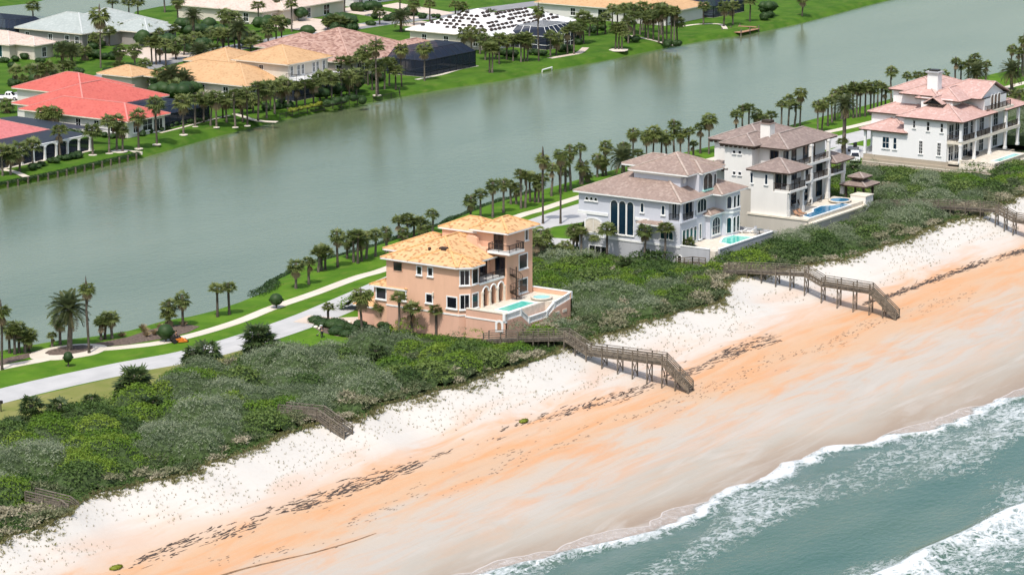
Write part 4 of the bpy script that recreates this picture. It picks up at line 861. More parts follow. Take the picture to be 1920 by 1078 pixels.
# tile stacks on the bare roof
t0 = MB(); t0.box(-.55,-.26,0,.55,.26,.30); t0.box(-.5,-.22,.30,.2,.24,.42); t0.box(-.3,-.28,.42,.45,.2,.50); tm = t0.mesh('tile_stack', simple('stacked_tiles', lin(.07,.055,.05), .9, .5, 2))
for (b, sl) in (((-398,553,-375.8,575), .36), ((-392,560,-376.2,587), .36)):
    for row in range(1, 7):
        for side in range(4):
            L = (b[2]-b[0]) if side in (0, 2) else (b[3]-b[1]); ins = .2+row*1.45
            k = int((L-2*ins)/1.7)
            for i in range(max(0, k)):
                s_ = ins+.9+1.7*i+rnd.uniform(-.15,.15)
                e_, q = {0: (b[0]+s_, b[1]+ins), 1: (b[2]-ins, b[1]+s_), 2: (b[0]+s_, b[3]-ins), 3: (b[0]+ins, b[1]+s_)}[side]
                if side in (2, 3) and row > 2: continue
                h_ = max(min(e_-c[0]+.8, c[2]+.8-e_, q-c[1]+.8, c[3]+.8-q) for c in ((-398,553,-375.8,575), (-392,560,-376.2,587)))
                own = min(e_-b[0]+.8, b[2]+.8-e_, q-b[1]+.8, b[3]+.8-q)
                if own < h_-.05 or rnd.random() < .1: continue
                o = link('tile_stack', tm); o.location = (e_, q, 8.26+sl*h_-.06); o.rotation_euler = (0, 0, (0 if side in (0,2) else math.pi/2)+rnd.uniform(-.15,.15)); o.scale = (rnd.uniform(.75,1.1), 1, rnd.uniform(.8,1.25))
                tag(o, 'stack of dark roof tiles lying on the bare white roof', 'roof tiles', 'tile stacks on the white roof')

# --- screened pool cages
t = NT('insect_screen'); p = t.pos(); t.base(lin(.012,.018,.034), .6, .2)
tr = t.n('ShaderNodeBsdfTransparent'); mx = t.n('ShaderNodeMixShader', {0: .87, 1: tr.outputs[0], 2: t.b.outputs[0]}); t.t.links.new(mx.outputs[0], t.out.inputs[0]); M['screen'] = t.m
M['cage_dark'] = simple('dark_cage_frame', lin(.02,.022,.028), .5, .1)
def cage(label, e0, q0, e1, q1, zw, zr, fm, run=2.4, gp=None, name='pool_enclosure', inset=2.2):
    H = tag(empty(name, ((e0+e1)/2, (q0+q1)/2, LAND_Z)), label, 'pool cage', gp); z0 = LAND_Z+.05
    ri = [(e0+inset*.2,q0+inset),(e1-inset,q0+inset),(e1-inset,q1-inset),(e0+inset*.2,q1-inset)]; ba = [(e0,q0),(e1,q0),(e1,q1),(e0,q1)]
    for i in (0, 1, 2):
        a, b = ba[i], ba[(i+1) % 4]; c, d = ri[(i+1) % 4], ri[i]; L = math.dist(a, b); k = max(1, round(L/run))
        for j in range(k):
            f0, f1 = j/k, (j+1)/k; lp = lambda p_, q_, f: (p_[0]+(q_[0]-p_[0])*f, p_[1]+(q_[1]-p_[1])*f)
            A_, B_, C_, D_ = lp(a,b,f0), lp(a,b,f1), lp(d,c,f1), lp(d,c,f0)
            MB().add([(*A_,z0),(*B_,z0),(*B_,zw),(*A_,zw)], [(0,1,2,3)]).build('wall_screen', M['screen'], H); MB().add([(*A_,zw),(*B_,zw),(*C_,zr),(*D_,zr)], [(0,1,2,3)]).build('roof_screen', M['screen'], H)
            MB().beam((*A_,z0), (*A_,zw), .1, .1).build('post', fm, H); MB().beam((*A_,zw), (*D_,zr), .09, .09).build('rafter', fm, H)
        MB().beam((*b,z0), (*b,zw), .1, .1).build('post', fm, H)
        for z_ in (zw, z0+1.0): MB().beam((*a,z_), (*b,z_), .1, .1).build('rail', fm, H)
        MB().beam((*d,zr), (*c,zr), .1, .1).build('rail', fm, H)
    MB().add([(*q, zr) for q in ri], [(0,1,2,3)]).build('roof_screen', M['screen'], H)
    k = max(2, round((q1-q0)/run))
    for j in range(1, k): y = ri[0][1]+(ri[2][1]-ri[0][1])*j/k; MB().beam((ri[0][0],y,zr+.02), (ri[1][0],y,zr+.02), .08, .08).build('rafter', fm, H)
    MB().box(e0,q0,LAND_Z-.1,e1,q1,LAND_Z+.045).build('slab', M['deck_stone'], H)
    pool(H, rect(e0+1.6,q0+3,e1-2.6,q1-3), LAND_Z+.05, M['pool_dark'])
    return H
cage('black screened pool cage with hipped top beside the rose brown roof', -374.5,512,-364.9,531,8.4,10.3,M['cage_dark'])
cage('screened pool cage with white frame in front of the white roof', -376,561,-366.2,575.5,8.0,9.8,M['white_trim'])
cage('dark screened pool cage beside the coral red house', -379,430,-367,444,7.6,8.6,M['cage_dark'])
cage('dark screened lanai below the yellow roofed balcony', -372.3,470.6,-367,487.5,8.0,8.5,M['cage_dark'], inset=.8)
cage('dark screened pool cage beside the taupe walled house', -488,506,-474.5,517,7.8,9.6,M['cage_dark'])
cage('dark blue screened pool cage at the end of the sandy orange roof', -372,631,-364,646,7.8,9.4,M['cage_dark'])
cage('arched dark screen over courtyard between the yellow roofs', -396,488.6,-386,499,8.0,9.8,M['cage_dark'])
# balcony rail of the yellow roofed house
hb = [o for o in bpy.data.objects if o.name.startswith('tan_roof_house')][0]
MB().prism(rect(-372.2,474,-367,488), 8.55, 8.75).build('balcony_slab', M['white_trim'], hb); railing(hb, [(-371.9,474.2),(-367.2,474.2),(-367.2,487.8)], 8.75, 1.0, M['grey_rail'] if 'grey_rail' in M else M['dark_metal'], .25)
# white arched loggia of the pink roofed house
LG = tag(empty('loggia', (-364, 392, LAND_Z)), 'white arched loggia with dark screen roof below the rose pink house', 'loggia')
MB().add([(-371,380.5,8.35),(-362.2,380.5,7.9),(-362.2,404.5,7.9),(-371,404.5,8.35)], [(0,1,2,3)]).build('screen_roof', M['cage_dark'], LG); MB().add([(-371,402,8.4),(-371,404.5,8.35),(-362.3,411,7.8),(-386,411,8.3),(-388,402,8.5)], [(0,1,2,3,4)]).build('screen_roof', M['cage_dark'], LG)
lq = np.linspace(380.6, 404.4, 9)
for q in lq: column(LG, -362.2, q, LAND_Z, 7.5, .34, M['white_trim'])
for a, b in zip(lq[:-1], lq[1:]):
    c_ = (a+b)/2; mb = MB(); k = 8
    for i in range(k):
        y0, y1 = a+(b-a)*i/k, a+(b-a)*(i+1)/k; f = lambda y: 7.0+.75*math.sqrt(max(0, 1-((y-c_)/((b-a)/2))**2))
        mb.add([(-362.05,y0,f(y0)),(-362.05,y1,f(y1)),(-362.05,y1,8.0),(-362.05,y0,8.0),(-362.35,y0,f(y0)),(-362.35,y1,f(y1)),(-362.35,y1,8.0),(-362.35,y0,8.0)], [(0,1,2,3),(7,6,5,4),(0,4,5,1),(3,2,6,7)])
    mb.build('arch', M['white_trim'], LG)
    MB().add([(-362.5,a,LAND_Z),(-362.5,b,LAND_Z),(-362.5,b,7.4),(-362.5,a,7.4)], [(0,1,2,3)]).build('wall_screen', M['screen'], LG)
MB().box(-371,380,LAND_Z-.1,-361.6,405,LAND_Z+.05).build('floor', M['deck_stone'], LG); pool(LG, rect(-368.5,386,-364.6,398), LAND_Z+.06, M['pool_dark'])
# sea-wall hedge, dock, fence, pipe
def leafy(mb_pts, n, size, seed, flat=1.0):
    """leaf quads on a list of (centre, radius vector) ellipsoids -> V, F"""
    r = np.random.default_rng(seed); V = []; 
    for c, rad in mb_pts:
        d = r.normal(size=(n, 3)); d /= np.linalg.norm(d, axis=1)[:, None]; d[:, 2] = np.abs(d[:, 2])*flat+(-.25)*(1-flat); pos = np.array(c)+d*np.array(rad)*r.uniform(.82, 1.06, (n, 1))
        a = r.normal(size=(n, 3)); a = a-d*(a*d).sum(1)[:, None]*.7; a /= np.linalg.norm(a, axis=1)[:, None]; b = np.cross(d, a); s_ = size*r.uniform(.6, 1.3, (n, 1))
        V.append(np.stack([pos-a*s_, pos+b*s_*.55, pos+a*s_, pos-b*s_*.55], 1).reshape(-1, 3))
    V = np.concatenate(V); return V, np.arange(len(V)).reshape(-1, 4)
def bush(name, label, cat, c, rad, mat, group=None, dens=150, size=.16, seed=0, lobes=1, trunk=0):
    r = random.Random(seed); E_ = tag(empty(name, c), label, cat, group); pts = []
    for i in range(lobes):
        o = (0, 0, 0) if lobes == 1 else (r.uniform(-.6,.6)*rad[0], r.uniform(-.6,.6)*rad[1], r.uniform(-.15,.25)*rad[2]); k = 1 if lobes == 1 else r.uniform(.5,.75)
        pts.append(((o[0], o[1], o[2]+rad[2]*.55*(1)+trunk), (rad[0]*k, rad[1]*k, rad[2]*k)))
    V, Fq = leafy(pts, dens, size, seed, 1.0 if not trunk else .35); me = np_mesh(name+'_leaves', V, Fq, mat); o = link('foliage', me, E_, True)
    core = MB()
    for p_, q in pts: core.ball(p_, q[0]*.9, q[1]*.9, q[2]*.9, 9, 6, .05, seed)
    core.build('core', mat, E_, True, True)
    if trunk: MB().tube([(0,0,-.1),(.05,0,trunk*.6),(0,.04,trunk+rad[2]*.4)], [.13,.1,.07], 7).build('trunk', M['trunk_dark'], E_, False, True)
    return E_
SW = tag(empty('seawall_hedge', (-354, 388, LAKE_Z)), 'clipped dark hedge over grey bulkhead posts along the lagoon edge', 'hedge')
pts = [((far_c(q)-.35-(-354), q-388, .75), (.55,.8,.75)) for q in np.arange(350, 409, .8)]
V, Fq = leafy(pts, 90, .17, 5, .7); link('foliage', np_mesh('hedge', V, Fq, M['bush_leaf']), SW, True)
for q in np.arange(352, 408, 2.4): MB().box(far_c(q)-.05,q-.12,LAKE_Z-.6,far_c(q)+.22,q+.12,LAND_Z-.1).build('bulkhead_post', M['wood_old'], SW)
MB().box(far_c(408)-4,408.4,LAND_Z-.5,far_c(408)+.3,408.7,LAND_Z+.02).build('bulkhead_cap', M['cream_trim'], SW)
DK = tag(empty('dock', tuple(P(1390,58,LAKE_Z))), 'tan timber dock standing in the lagoon at the far bank', 'dock'); dc = P(1390, 57, 4.6)
for i in range(22): MB().box(dc.x-3+.05,dc.y-4.4+i*.4,4.55,dc.x+2.5,dc.y-4.4+i*.4+.37,4.65).build('plank', M['wood_warm'], DK)
for e_ in (-2.8, 2.3):
    for q in (-4.2, 0, 4.2): MB().box(dc.x+e_-.12,dc.y+q-.12,2.6,dc.x+e_+.12,dc.y+q+.12,5.4).build('piling', M['wood_old'], DK)
MB().beam((dc.x-2.5,dc.y+3,5.05), (dc.x+1.8,dc.y+3.9,5.05), 1.0, .08).build('bench', M['wood_warm'], DK)
ribbon('dock_path', [P(1280,50)[:2], P(1310,46)[:2], P(1350,46)[:2], (dc.x-2.6, dc.y-3)], 1.2, LAND_Z+.03, M['walk'])
q = P(1026,134,LAKE_Z); PP = tag(empty('outfall_pipe', q), 'white pipe frame standing in the shallows at the far bank', 'pipe')
MB().tube([(q.x-.2,q.y-1.9,3.3),(q.x,q.y-1.9,4.3),(q.x,q.y+1.9,4.45),(q.x-.2,q.y+1.9,3.3)], .14, 7).build('pipe', M['white_trim'], PP)
FN = tag(empty('garden_fence', (-361.5, 484, LAND_Z)), 'low dark metal fence along the bank below the yellow roofed house', 'fence')
fl_ = [P(525,225,5), P(560,216,5), P(640,203,5), P(700,192,5), P(750,183,5), P(748,172,5)]
for a, b in zip(fl_[:-1], fl_[1:]):
    L = (b-a).length; k = max(1, int(L/2.2)); U = Vector((0,0,1))
    for z_ in (.25, 1.1): MB().beam(a+U*z_, b+U*z_, .06, .06).build('rail', M['dark_metal'], FN)
    for i in range(k): q = a+(b-a)*i/k; MB().beam(q, q+U*1.2, .09, .09).build('post', M['dark_metal'], FN)
    mb = MB(); kk = int(L/.3)
    for i in range(kk): q = a+(b-a)*i/kk; mb.beam(q+U*.2, q+U*1.1, .03, .03)
    mb.build('pickets', M['dark_metal'], FN)
# ------------------------------------------------------------------ palms
def fan_crown(seed, N=34, R=1.0, droop=.35, up=85, low=-55, blades=9, dead=0):
    """costapalmate crown of radius ~R centred at origin"""
    r = random.Random(seed); V = []; Fc = []; Vd = []; Fd = []
    for i in range(N+dead):
        isd = i >= N; az = i*2.39996+r.uniform(-.3,.3)
        el = math.radians(up+(low-up)*((i+.5)/N)**.8+r.uniform(-9,9)) if not isd else math.radians(r.uniform(-82,-58))
        d = Vector((math.cos(el)*math.cos(az), math.cos(el)*math.sin(az), math.sin(el))); side = Vector((-math.sin(az), math.cos(az), 0)); nrm = d.cross(side)
        pl_ = R*r.uniform(.40,.55); bl_ = R*r.uniform(.48,.62); A, B = (Vd, Fd) if isd else (V, Fc)
        base = d*pl_-Vector((0,0,.10*R*max(0, math.cos(el))))
        b = len(A); w_ = .018*R; A += [side*w_, -side*w_, base-side*w_*.8, base+side*w_*.8]; B.append((b, b+1, b+2, b+3))
        for k in range(blades):
            th = math.radians(-105+210*(k+.5)/blades)*(1 if not isd else .6); dirv = (d*math.cos(th)+side*math.sin(th)).normalized()
            wv = (side*math.cos(th)-d*math.sin(th)).normalized()*(.060*R*r.uniform(.8,1.2)); L = bl_*(1-.22*abs(th)/1.9)*r.uniform(.9,1.1)
            lift = nrm*(-.10*R*math.cos(2*th)); m1 = base+dirv*L*.5+lift*.4-Vector((0,0,droop*.12*R)); tip = base+dirv*L-Vector((0,0,droop*R*r.uniform(.3,.75)))
            b = len(A); A += [base, m1-wv, tip, m1+wv]; B.append((b, b+1, b+2, b+3))
    def tri(Fx): return Fx
    return (V, Fc), (Vd, Fd)
def quadmesh(name, V, Fq, mat): return np_mesh(name, np.array([tuple(v) for v in V]), np.array(Fq), mat)
SAB = []
for s in range(7):
    (v, f), (vd, fd) = fan_crown(40+s, 27+2*(s % 3), 1.0, (.30,.42,.36,.5,.3,.4,.45)[s], 66, (-8,-22,-34,-18,-12,-36,-4)[s], 9, dead=(0,0,5,0,0,6,3)[s])
    SAB.append((quadmesh('sabal_crown', v, f, M['palm_leaf']), quadmesh('sabal_dead', vd, fd, M['dead_leaf']) if vd else None))
WAS = []
for s in range(4):
    (v, f), (vd, fd) = fan_crown(80+s, 34, 1.0, .5, 54, -35, 9, dead=12); WAS.append((quadmesh('fanpalm_crown', v, f, M['palm_bright']), quadmesh('fanpalm_dead', vd, fd, M['dead_leaf'])))
def trunk_mesh(seed, mat, swell=.0, bend=.0):
    r = random.Random(seed); a = r.uniform(0, 6.28); pts = []; rs = []
    for i in range(9):
        t_ = i/8; o = bend*math.sin(t_*math.pi*.5)**2; pts.append((o*math.cos(a)*(1-t_)*t_*2.5, o*math.sin(a)*(1-t_)*t_*2.5, t_)); rs.append((.2-.05*t_+(.09 if i >= 7 else 0)*swell+(.05 if i == 0 else 0))*(1+r.uniform(-.07,.07)))
    return MB().tube(pts, rs, 8).mesh('palm_trunk', mat, True)
TR = [trunk_mesh(i, M['trunk'] if i % 2 else M['trunk_dark'], 1, .25*(i % 3)) for i in range(6)]
# pinnate frond for date palms
def frond(seed, mat, L=2.6):
    r = random.Random(seed); V = []; Fq = []; n = 15
    def c(t): return Vector((L*(t-.12*t*t), 0, L*(.30*t-.62*t*t)))
    for i in range(n):
        t0, t1 = i/n, (i+1)/n; p0, p1 = c(t0), c(t1); b = len(V); w_ = .035*(1-t0)+.008; V += [p0-Vector((0,w_,0)), p0+Vector((0,w_,0)), p1+Vector((0,w_*.8,0)), p1-Vector((0,w_*.8,0))]; Fq.append((b,b+1,b+2,b+3))
        if i < 2: continue
        ll = .62*math.sin(math.pi*(.12+.86*t0))**.7+.1
        for s in (-1, 1):
            for h in (0, .5):
                q = c(t0+h/n); tip = q+Vector((.45*ll, s*ll*.85, .18*ll-.25*ll*t0+r.uniform(-.06,.06))); m_ = (q+tip)/2; b = len(V)
                V += [q, m_+Vector((.07,0,.03)), tip, m_-Vector((.07,0,-.0))]; Fq.append((b,b+1,b+2,b+3))
    return quadmesh('date_frond', V, Fq, mat)
FR = [frond(i, M['date_leaf']) for i in range(4)]; FRD = frond(9, M['dead_leaf'])
SABD = []
for cm_, _ in SAB:
    m_ = cm_.copy(); m_.materials.clear(); m_.materials.append(M['palm_dark']); SABD.append((m_, None))
def palm(u, v, vt, kind='s', R=None, label='', group='', z=LAND_Z, at=None, h=None):
    b = P(u, v, z) if at is None else Vector(at); tall = (hgt(vt, b.x, b.y)-b.z) if h is None else h
    nm = {'s': 'cabbage_palm', 'w': 'fan_palm', 'd': 'date_palm', 'm': 'palmetto'}[kind]
    o = tag(empty(nm, b, rnd.uniform(0, 6.28)), label, 'palm tree' if kind != 'm' else 'palmetto', group)
    R = (R or {'s': 1.55, 'w': 1.5, 'd': 2.7, 'm': 1.6}[kind])*({'s': 1.38, 'w': 1.35, 'd': 1.1}.get(kind, 1.3) if b.x < -340 else {'s': .98, 'w': 1.08, 'd': 1.05, 'm': 1.12}[kind]); R *= rnd.uniform(.92, 1.1)
    ch = max(.5, tall-R*({'s': .64, 'w': .70}.get(kind, .55)))
    if kind == 'm': ch = max(.35, tall-R*.62)
    tr_ = link('trunk', rnd.choice(TR), o, True); k = {'s': 1., 'w': .85, 'd': 1.9, 'm': 1.1}[kind]; tr_.scale = (k, k, ch+.1); tr_.location = (0, 0, -.05)
    if kind == 'd':
        fs = min(1.35, R/2.5); N = 44
        for i in range(N):
            f_ = link('frond', rnd.choice(FR) if i < N-4 else FRD, o, True); f_.location = (0, 0, ch); f_.rotation_euler = (rnd.uniform(-.25,.25), math.radians(-78+118*(i/N)**.85), i*2.39996); f_.scale = (fs, fs, fs)
    else:
        cm, dm = rnd.choice(WAS if kind == 'w' else (SABD if kind == 'm' else SAB)); c_ = link('crown', cm, o, True); c_.location = (0, 0, ch); sq = rnd.uniform(.85, 1.05); c_.scale = (R, R, R*sq); c_.rotation_euler = (rnd.uniform(-.12,.12), rnd.uniform(-.12,.12), 0)
        if kind == 'm':
            for zz, k_ in ((.55, 1.0), (.15, .85)):
                c2 = link('crown', rnd.choice(SABD)[0], o, True); c2.location = (rnd.uniform(-.4,.4)*R, rnd.uniform(-.4,.4)*R, ch*zz+.1); c2.scale = (R*k_, R*k_, R*k_*.9); c2.rotation_euler = (0, 0, rnd.uniform(0, 6))
        if dm: d_ = link('dead_fronds', dm, o, True); d_.location = (0, 0, ch); d_.scale = (R, R, R)
    return o
ORD = 'first second third fourth fifth sixth seventh eighth ninth tenth eleventh twelfth thirteenth fourteenth fifteenth sixteenth seventeenth eighteenth nineteenth twentieth twenty-first twenty-second twenty-third twenty-fourth twenty-fifth twenty-sixth'.split()
def palms(label, group, lst, z=LAND_Z, start=None):
    order = sorted(range(len(lst)), key=lambda i: P(lst[i][0], lst[i][1], z).y)
    if start and start[0] == '-': order = order[::-1]
    for i, q in enumerate(lst):
        lb = label if not start else ORD[order.index(i)]+' palm from '+start.lstrip('-')+' in '+label
        palm(q[0], q[1], q[2], q[3] if len(q) > 3 else 's', q[4] if len(q) > 4 else None, lb, group, z)
one = lambda label, *a, **k: palm(*a, label=label, group=None, **k)
palms('cabbage palm in the dense clump beside the path south of the round plaza', 'palms at the lake path', [(18,662,598), (36,662,600), (54,658,612), (47,661,618), (28,664,608)])
one('tall slim fan palm at the path bend next to the lake clump', 4, 693, 563, 'w')
one('small cabbage palm between the date palm and the lake', 98, 650, 621, R=1.0); one('leaning cabbage palm directly behind the big date palm', 113, 646, 583)
one('large date palm in the round planting bed on the path', 131, 656, 557, 'd', 2.9); one('very tall thin fan palm beside the round planting bed', 167, 662, 524, 'w', 1.35)
palms('cabbage palm of the trio at the mulch bed by the lake', 'trio at the mulch bed', [(190,638,592,'s',1.3), (197,636,584,'s',1.35), (210,635,581,'s',1.45)])
one('short double-headed cabbage palm behind the ball topiary', 316, 612, 577, R=1.4); one('cabbage palm rising above the ball topiary', 318, 611, 557, R=1.5); one('cabbage palm with shrub at its foot next to the mulch bed', 343, 612, 546)
palms('cabbage palm of the pair alone on the lake lawn', 'pair on the lake lawn', [(408,594,529), (430,590,525,'s',1.35)])
palms('the lake lawn row beside the peach house', 'lake lawn row by the peach house', start='the ball topiary', lst=[(555,541,483), (579,533,479,'s',1.4), (597,510,462,'s',1.5), (603,508,456,'s',1.6), (610,506,460,'s',1.5), (633,501,428), (651,485,440,'s',1.4), (663,492,430), (671,494,428), (678,490,434), (687,485,430), (704,481,428,'s',1.4), (724,473,424,'s',1.4)])
palms('cabbage palm of the dense group behind the peach house roof', 'group behind the peach roof', [(748,446,402), (764,446,398,'s',1.7), (776,445,406), (786,443,404), (797,441,410), (811,436,390), (757,452,424,'s',1.2), (790,450,420,'s',1.2)])
palms('the lakeside row between peach and grey houses', 'lakeside row between the houses', start='the peach tower', lst=[(882,411,363), (901,409,353), (924,408,334), (944,399,333), (958,383,336), (968,383,340), (977,391,316,'s',1.7), (985,390,320,'s',1.7), (994,379,320), (1003,380,326), (1010,380,330), (1018,380,322), (1034,368,305), (1050,362,300), (1060,360,290), (1070,356,270), (1088,346,266), (1092,346,298,'s',1.7), (1101,342,316,'s',1.3), (1120,332,286), (1130,330,292), (1136,329,262), (1170,326,264), (1196,322,278), (1060,352,318,'s',1.3)])
one('very tall thin palm at the road edge just behind the peach tower', 1018, 420, 284, 'w', 1.5); one('very tall thin palm at the road edge beside the grey house drive', 1051, 420, 275, 'w', 1.45)
one('broad date palm beside the grey house roof', 1168, 334, 281, 'd', 3.0)
palms('palm in the lakeside thicket behind the grey house roof', 'thicket behind the grey roof', [(1187,322,236,'w'), (1212,314,240,'w'), (1224,312,231,'w',1.8), (1240,308,246), (1250,305,240,'w'), (1264,300,223), (1276,300,236,'w'), (1291,300,237), (1300,296,262,'s',1.3), (1313,288,228), (1329,289,207,'w',1.7)])
palms('palm top showing above the taupe roof of the white house', 'palms behind the taupe roof', [(1380,262,205), (1392,258,195), (1404,256,193), (1418,252,203), (1430,250,210), (1446,246,206), (1465,244,186), (1478,240,176,'s',1.8), (1490,238,190), (1500,236,160,'w')])
palms('the lake lawn row behind the parked car', 'row behind the parked car', start='the taupe roofed house', lst=[(1533,249,184,'w',1.3), (1541,247,184,'w',1.3), (1552,237,180), (1560,230,176), (1565,226,165), (1578,224,160), (1590,222,156), (1600,222,152), (1606,221,158), (1612,220,154), (1622,219,150), (1632,217,152), (1638,216,160), (1645,212,150), (1652,210,154), (1660,208,160)])
one('tall date palm beside the drive of the pink roofed house', 1582, 292, 184, 'd', 2.6); one('short dark palm at the foot of the drive date palm', 1579, 292, 256, 's', 1.5)
palms('palm top showing above the pink tile roof', 'palms behind the pink roof', [(1671,192,124), (1700,186,134), (1720,182,132), (1740,178,125,'w'), (1755,176,134), (1768,175,130), (1791,168,107), (1801,166,114), (1815,166,112), (1826,165,98,'s',1.8), (1848,160,112)])
one('broad date palm behind the pink tile roof', 1830, 170, 122, 'd', 3.0); one('date palm on the lawn north of the pink roofed house', 1897, 172, 120, 'd', 2.8)
palms('tall palm on the lake lawn north of the pink roofed house', 'palms north of the pink roof', [(1896,150,82), (1915,139,95), (1918,144,63,'w'), (1908,146,88)])
palms('cabbage palm standing beside the porch of the pink roofed house', 'porch palms', [(1893,220,167), (1910,228,165), (1902,212,172)])
one('palm with brown skirt at the southwest corner of the peach house', 679, 632, 533, 'w', 1.75); one('short cabbage palm before the peach garage window', 712, 614, 565, R=1.4); one('slim tall cabbage palm against the peach south wall', 749, 630, 545, R=1.35)
one('full shaggy cabbage palm against the peach south wall', 773, 634, 563, R=1.65); one('small cabbage palm farthest east along the peach south wall', 818, 633, 568, R=1.3)
one('small dark cycad-like palm among clipped mounds by the road', 616, 610, 565, R=1.2)
palms('cabbage palm beside the porch arch of the grey house', 'palms at the grey porch', [(1082,467,417,'s',1.9), (1099,468,417,'s',1.9), (1120,475,425,'s',1.6), (1138,486,414,'s',1.8)])
one('slim cabbage palm between the basement windows of the grey house', 1208, 496, 418, R=1.8); one('tall cabbage palm at the arched window of the grey house', 1246, 499, 414, R=1.75); one('short cabbage palm beside the grey terrace wall', 1288, 495, 443, R=1.7)
palms('cabbage palm in the gap between grey and white houses', 'palms in the gap', [(1406,418,370,'s',1.7), (1436,424,381,'s',1.6), (1393,414,393,'s',1.0)])
palms('palm in the thicket between the peach tower and the road', 'palms by the peach tower', [(1014,492,419,'w',2.2), (1006,500,440), (1030,492,452), (1045,488,455), (1060,480,448), (1075,470,420), (1090,476,424,'s',1.4), (1040,505,470,'s',1.5), (1070,500,470,'s',1.4)])
# palmettos in the scrub
sg = 'palmettos in the dune scrub'
for q in [(255,750,686,'m',2.4,'big dark palmetto standing in scrub beside the dry verge'), (484,664,604,'m',2.6,'big dark palmetto beside the road opposite the ball topiaries'), (388,692,634,'m',2.3,'palmetto clump in the scrub at the road edge'), (362,700,646,'m',1.5,'smaller palmetto leaning on the roadside clump'), (285,782,737,'m',1.7,'tan tipped palmetto below the big dark palmetto'), (60,802,741,'m',1.8,'palmetto with drooping brown fronds near the dry verge'), (112,800,742,'m',1.9,'full green palmetto beside the brown fronded one'), (172,795,735,'m',1.4,'slender palmetto on a visible stem in the scrub'), (25,815,778,'m',1.6,'low round palmetto at the scrub corner'), (705,692,640,'m',1.7,'palmetto with pale dead fronds below the peach house')]:
    palm(*q[:5], label=q[5], group=None)
for i, (u, v, vt, r_) in enumerate([(1173,508,478,1.5), (1040,540,512,1.3), (1100,500,474,1.3), (1065,520,492,1.2), (1130,512,486,1.2), (1600,330,305,1.3)]): palm(u, v, vt, 'm', r_, 'low palmetto in the scrub around the grey house basement', sg)
# far bank palms
palms('the row before the white arched loggia', 'palms at the loggia', start='-the coral red house', lst=[(5,330,268), (20,328,272), (37,322,263), (62,315,258), (113,295,232)])
palms('the bank row before the coral red house', 'palms before the red house', start='the white loggia', lst=[(174,290,229), (205,287,213), (219,282,212), (230,284,230,'s',1.2), (260,278,203), (294,270,178,'s',1.7)])
palms('palm in the side court between pink and red roofs', 'side court palms', [(83,248,195,'w'), (95,250,194,'w'), (104,251,194,'w'), (14,212,183)])
palms('the bank row before the yellow roof', 'bank row before the yellow roof', start='the coral red house', lst=[(344,252,173,'s',1.7), (366,237,175), (382,230,168), (395,236,176), (406,238,168), (441,238,164), (464,235,160), (484,227,150), (507,206,150), (528,202,143,'s',1.7), (418,222,178), (452,215,170), (475,212,172)])
palms('palm in the thick planting between red and yellow roofs', 'planting between red and yellow roofs', [(300,176,125), (312,178,132), (340,180,140), (378,172,127), (322,180,128,'d',2.6), (345,182,136,'d',2.4), (330,186,146), (290,170,136)])
palms('the planting before the dark lanai', 'palms before the lanai', start='the coral red house', lst=[(600,190,133), (613,190,130), (622,192,134), (640,187,126), (655,184,130), (668,180,123,'s',1.8), (631,122,80,'w')])
palms('the bank row by the black pool cage', 'palms by the black pool cage', start='the dark lanai', lst=[(685,158,83,'s',1.8), (690,160,96), (706,180,71), (709,178,113), (721,168,108), (753,163,78,'w'), (796,152,75,'w')])
palms('the row before the white cage', 'palms before the white cage', start='the black pool cage', lst=[(918,137,78), (923,137,80), (936,121,60), (930,112,66), (977,117,60), (983,116,58), (989,115,58), (1032,106,55), (1043,104,60), (1064,102,46), (1076,102,40), (1094,82,18,'s',1.8), (1088,84,34)])
one('thin curved palm rising over the white framed pool cage', 1010, 115, 8, 'w', 1.2); one('date palm rising above the tile stacked roof', 919, 78, 22, 'd', 2.2)
palms('cabbage palm of the clump in a pale gravel ring', 'clump in the gravel ring', [(1154,93,44), (1160,93,38), (1166,93,46)])
palms('cabbage palm in the thicket at the bank before the sandy orange roof', 'thicket before the sandy orange roof', [(1148,48,5), (1158,52,10), (1170,58,5), (1180,62,8), (1190,66,6), (1200,66,10), (1210,70,16), (1215,74,18), (1225,76,14), (1235,80,12), (1243,82,5), (1250,84,8), (1258,86,14), (1264,87,10), (1205,58,2), (1225,62,4), (1175,48,2), (1240,66,2)])
palms('the bank row at the timber dock', 'palms by the dock', start='the sandy orange roof', lst=[(1319,47,0), (1357,50,0), (1374,47,0), (1406,41,-10)])
one('lone cabbage palm on the open far lawn', 1504, 30, -15)
one('tall shaggy fan palm above the coral red ridge', 189, 128, 8, 'w', 2.2)
palms('palm beside the taupe walled house', 'palms by the taupe house', [(62,34,0), (212,36,-8), (242,36,-8), (259,37,-8), (215,80,40), (228,80,40), (240,76,38), (252,78,42), (262,78,40)])
palms('palm along the street hedge behind the red house', 'street palms behind the red house', [(225,122,82), (253,124,80), (285,122,66), (293,122,66), (311,124,70), (272,144,108), (224,142,113), (73,173,116), (88,172,112,'s',1.8), (46,156,138,'s',1.3), (117,118,83,'d',2.2), (135,120,85,'d',2.2), (100,168,124)])
palms('palm along the curving street lawn', 'palms by the curving street', [(324,80,44), (363,80,20,'d',2.4), (408,96,50), (418,98,52), (430,100,52), (449,102,42,'d',2.4), (375,118,85,'d',2.4), (400,112,80), (334,45,-12), (309,24,-30), (430,58,18), (420,50,14), (440,56,20)])
palms('palm near the garage forecourt', 'palms by the garage forecourt', [(485,52,0), (520,38,-6), (547,60,-4), (503,82,40), (518,80,27), (528,77,28), (646,34,-30), (480,98,64), (470,104,70)])
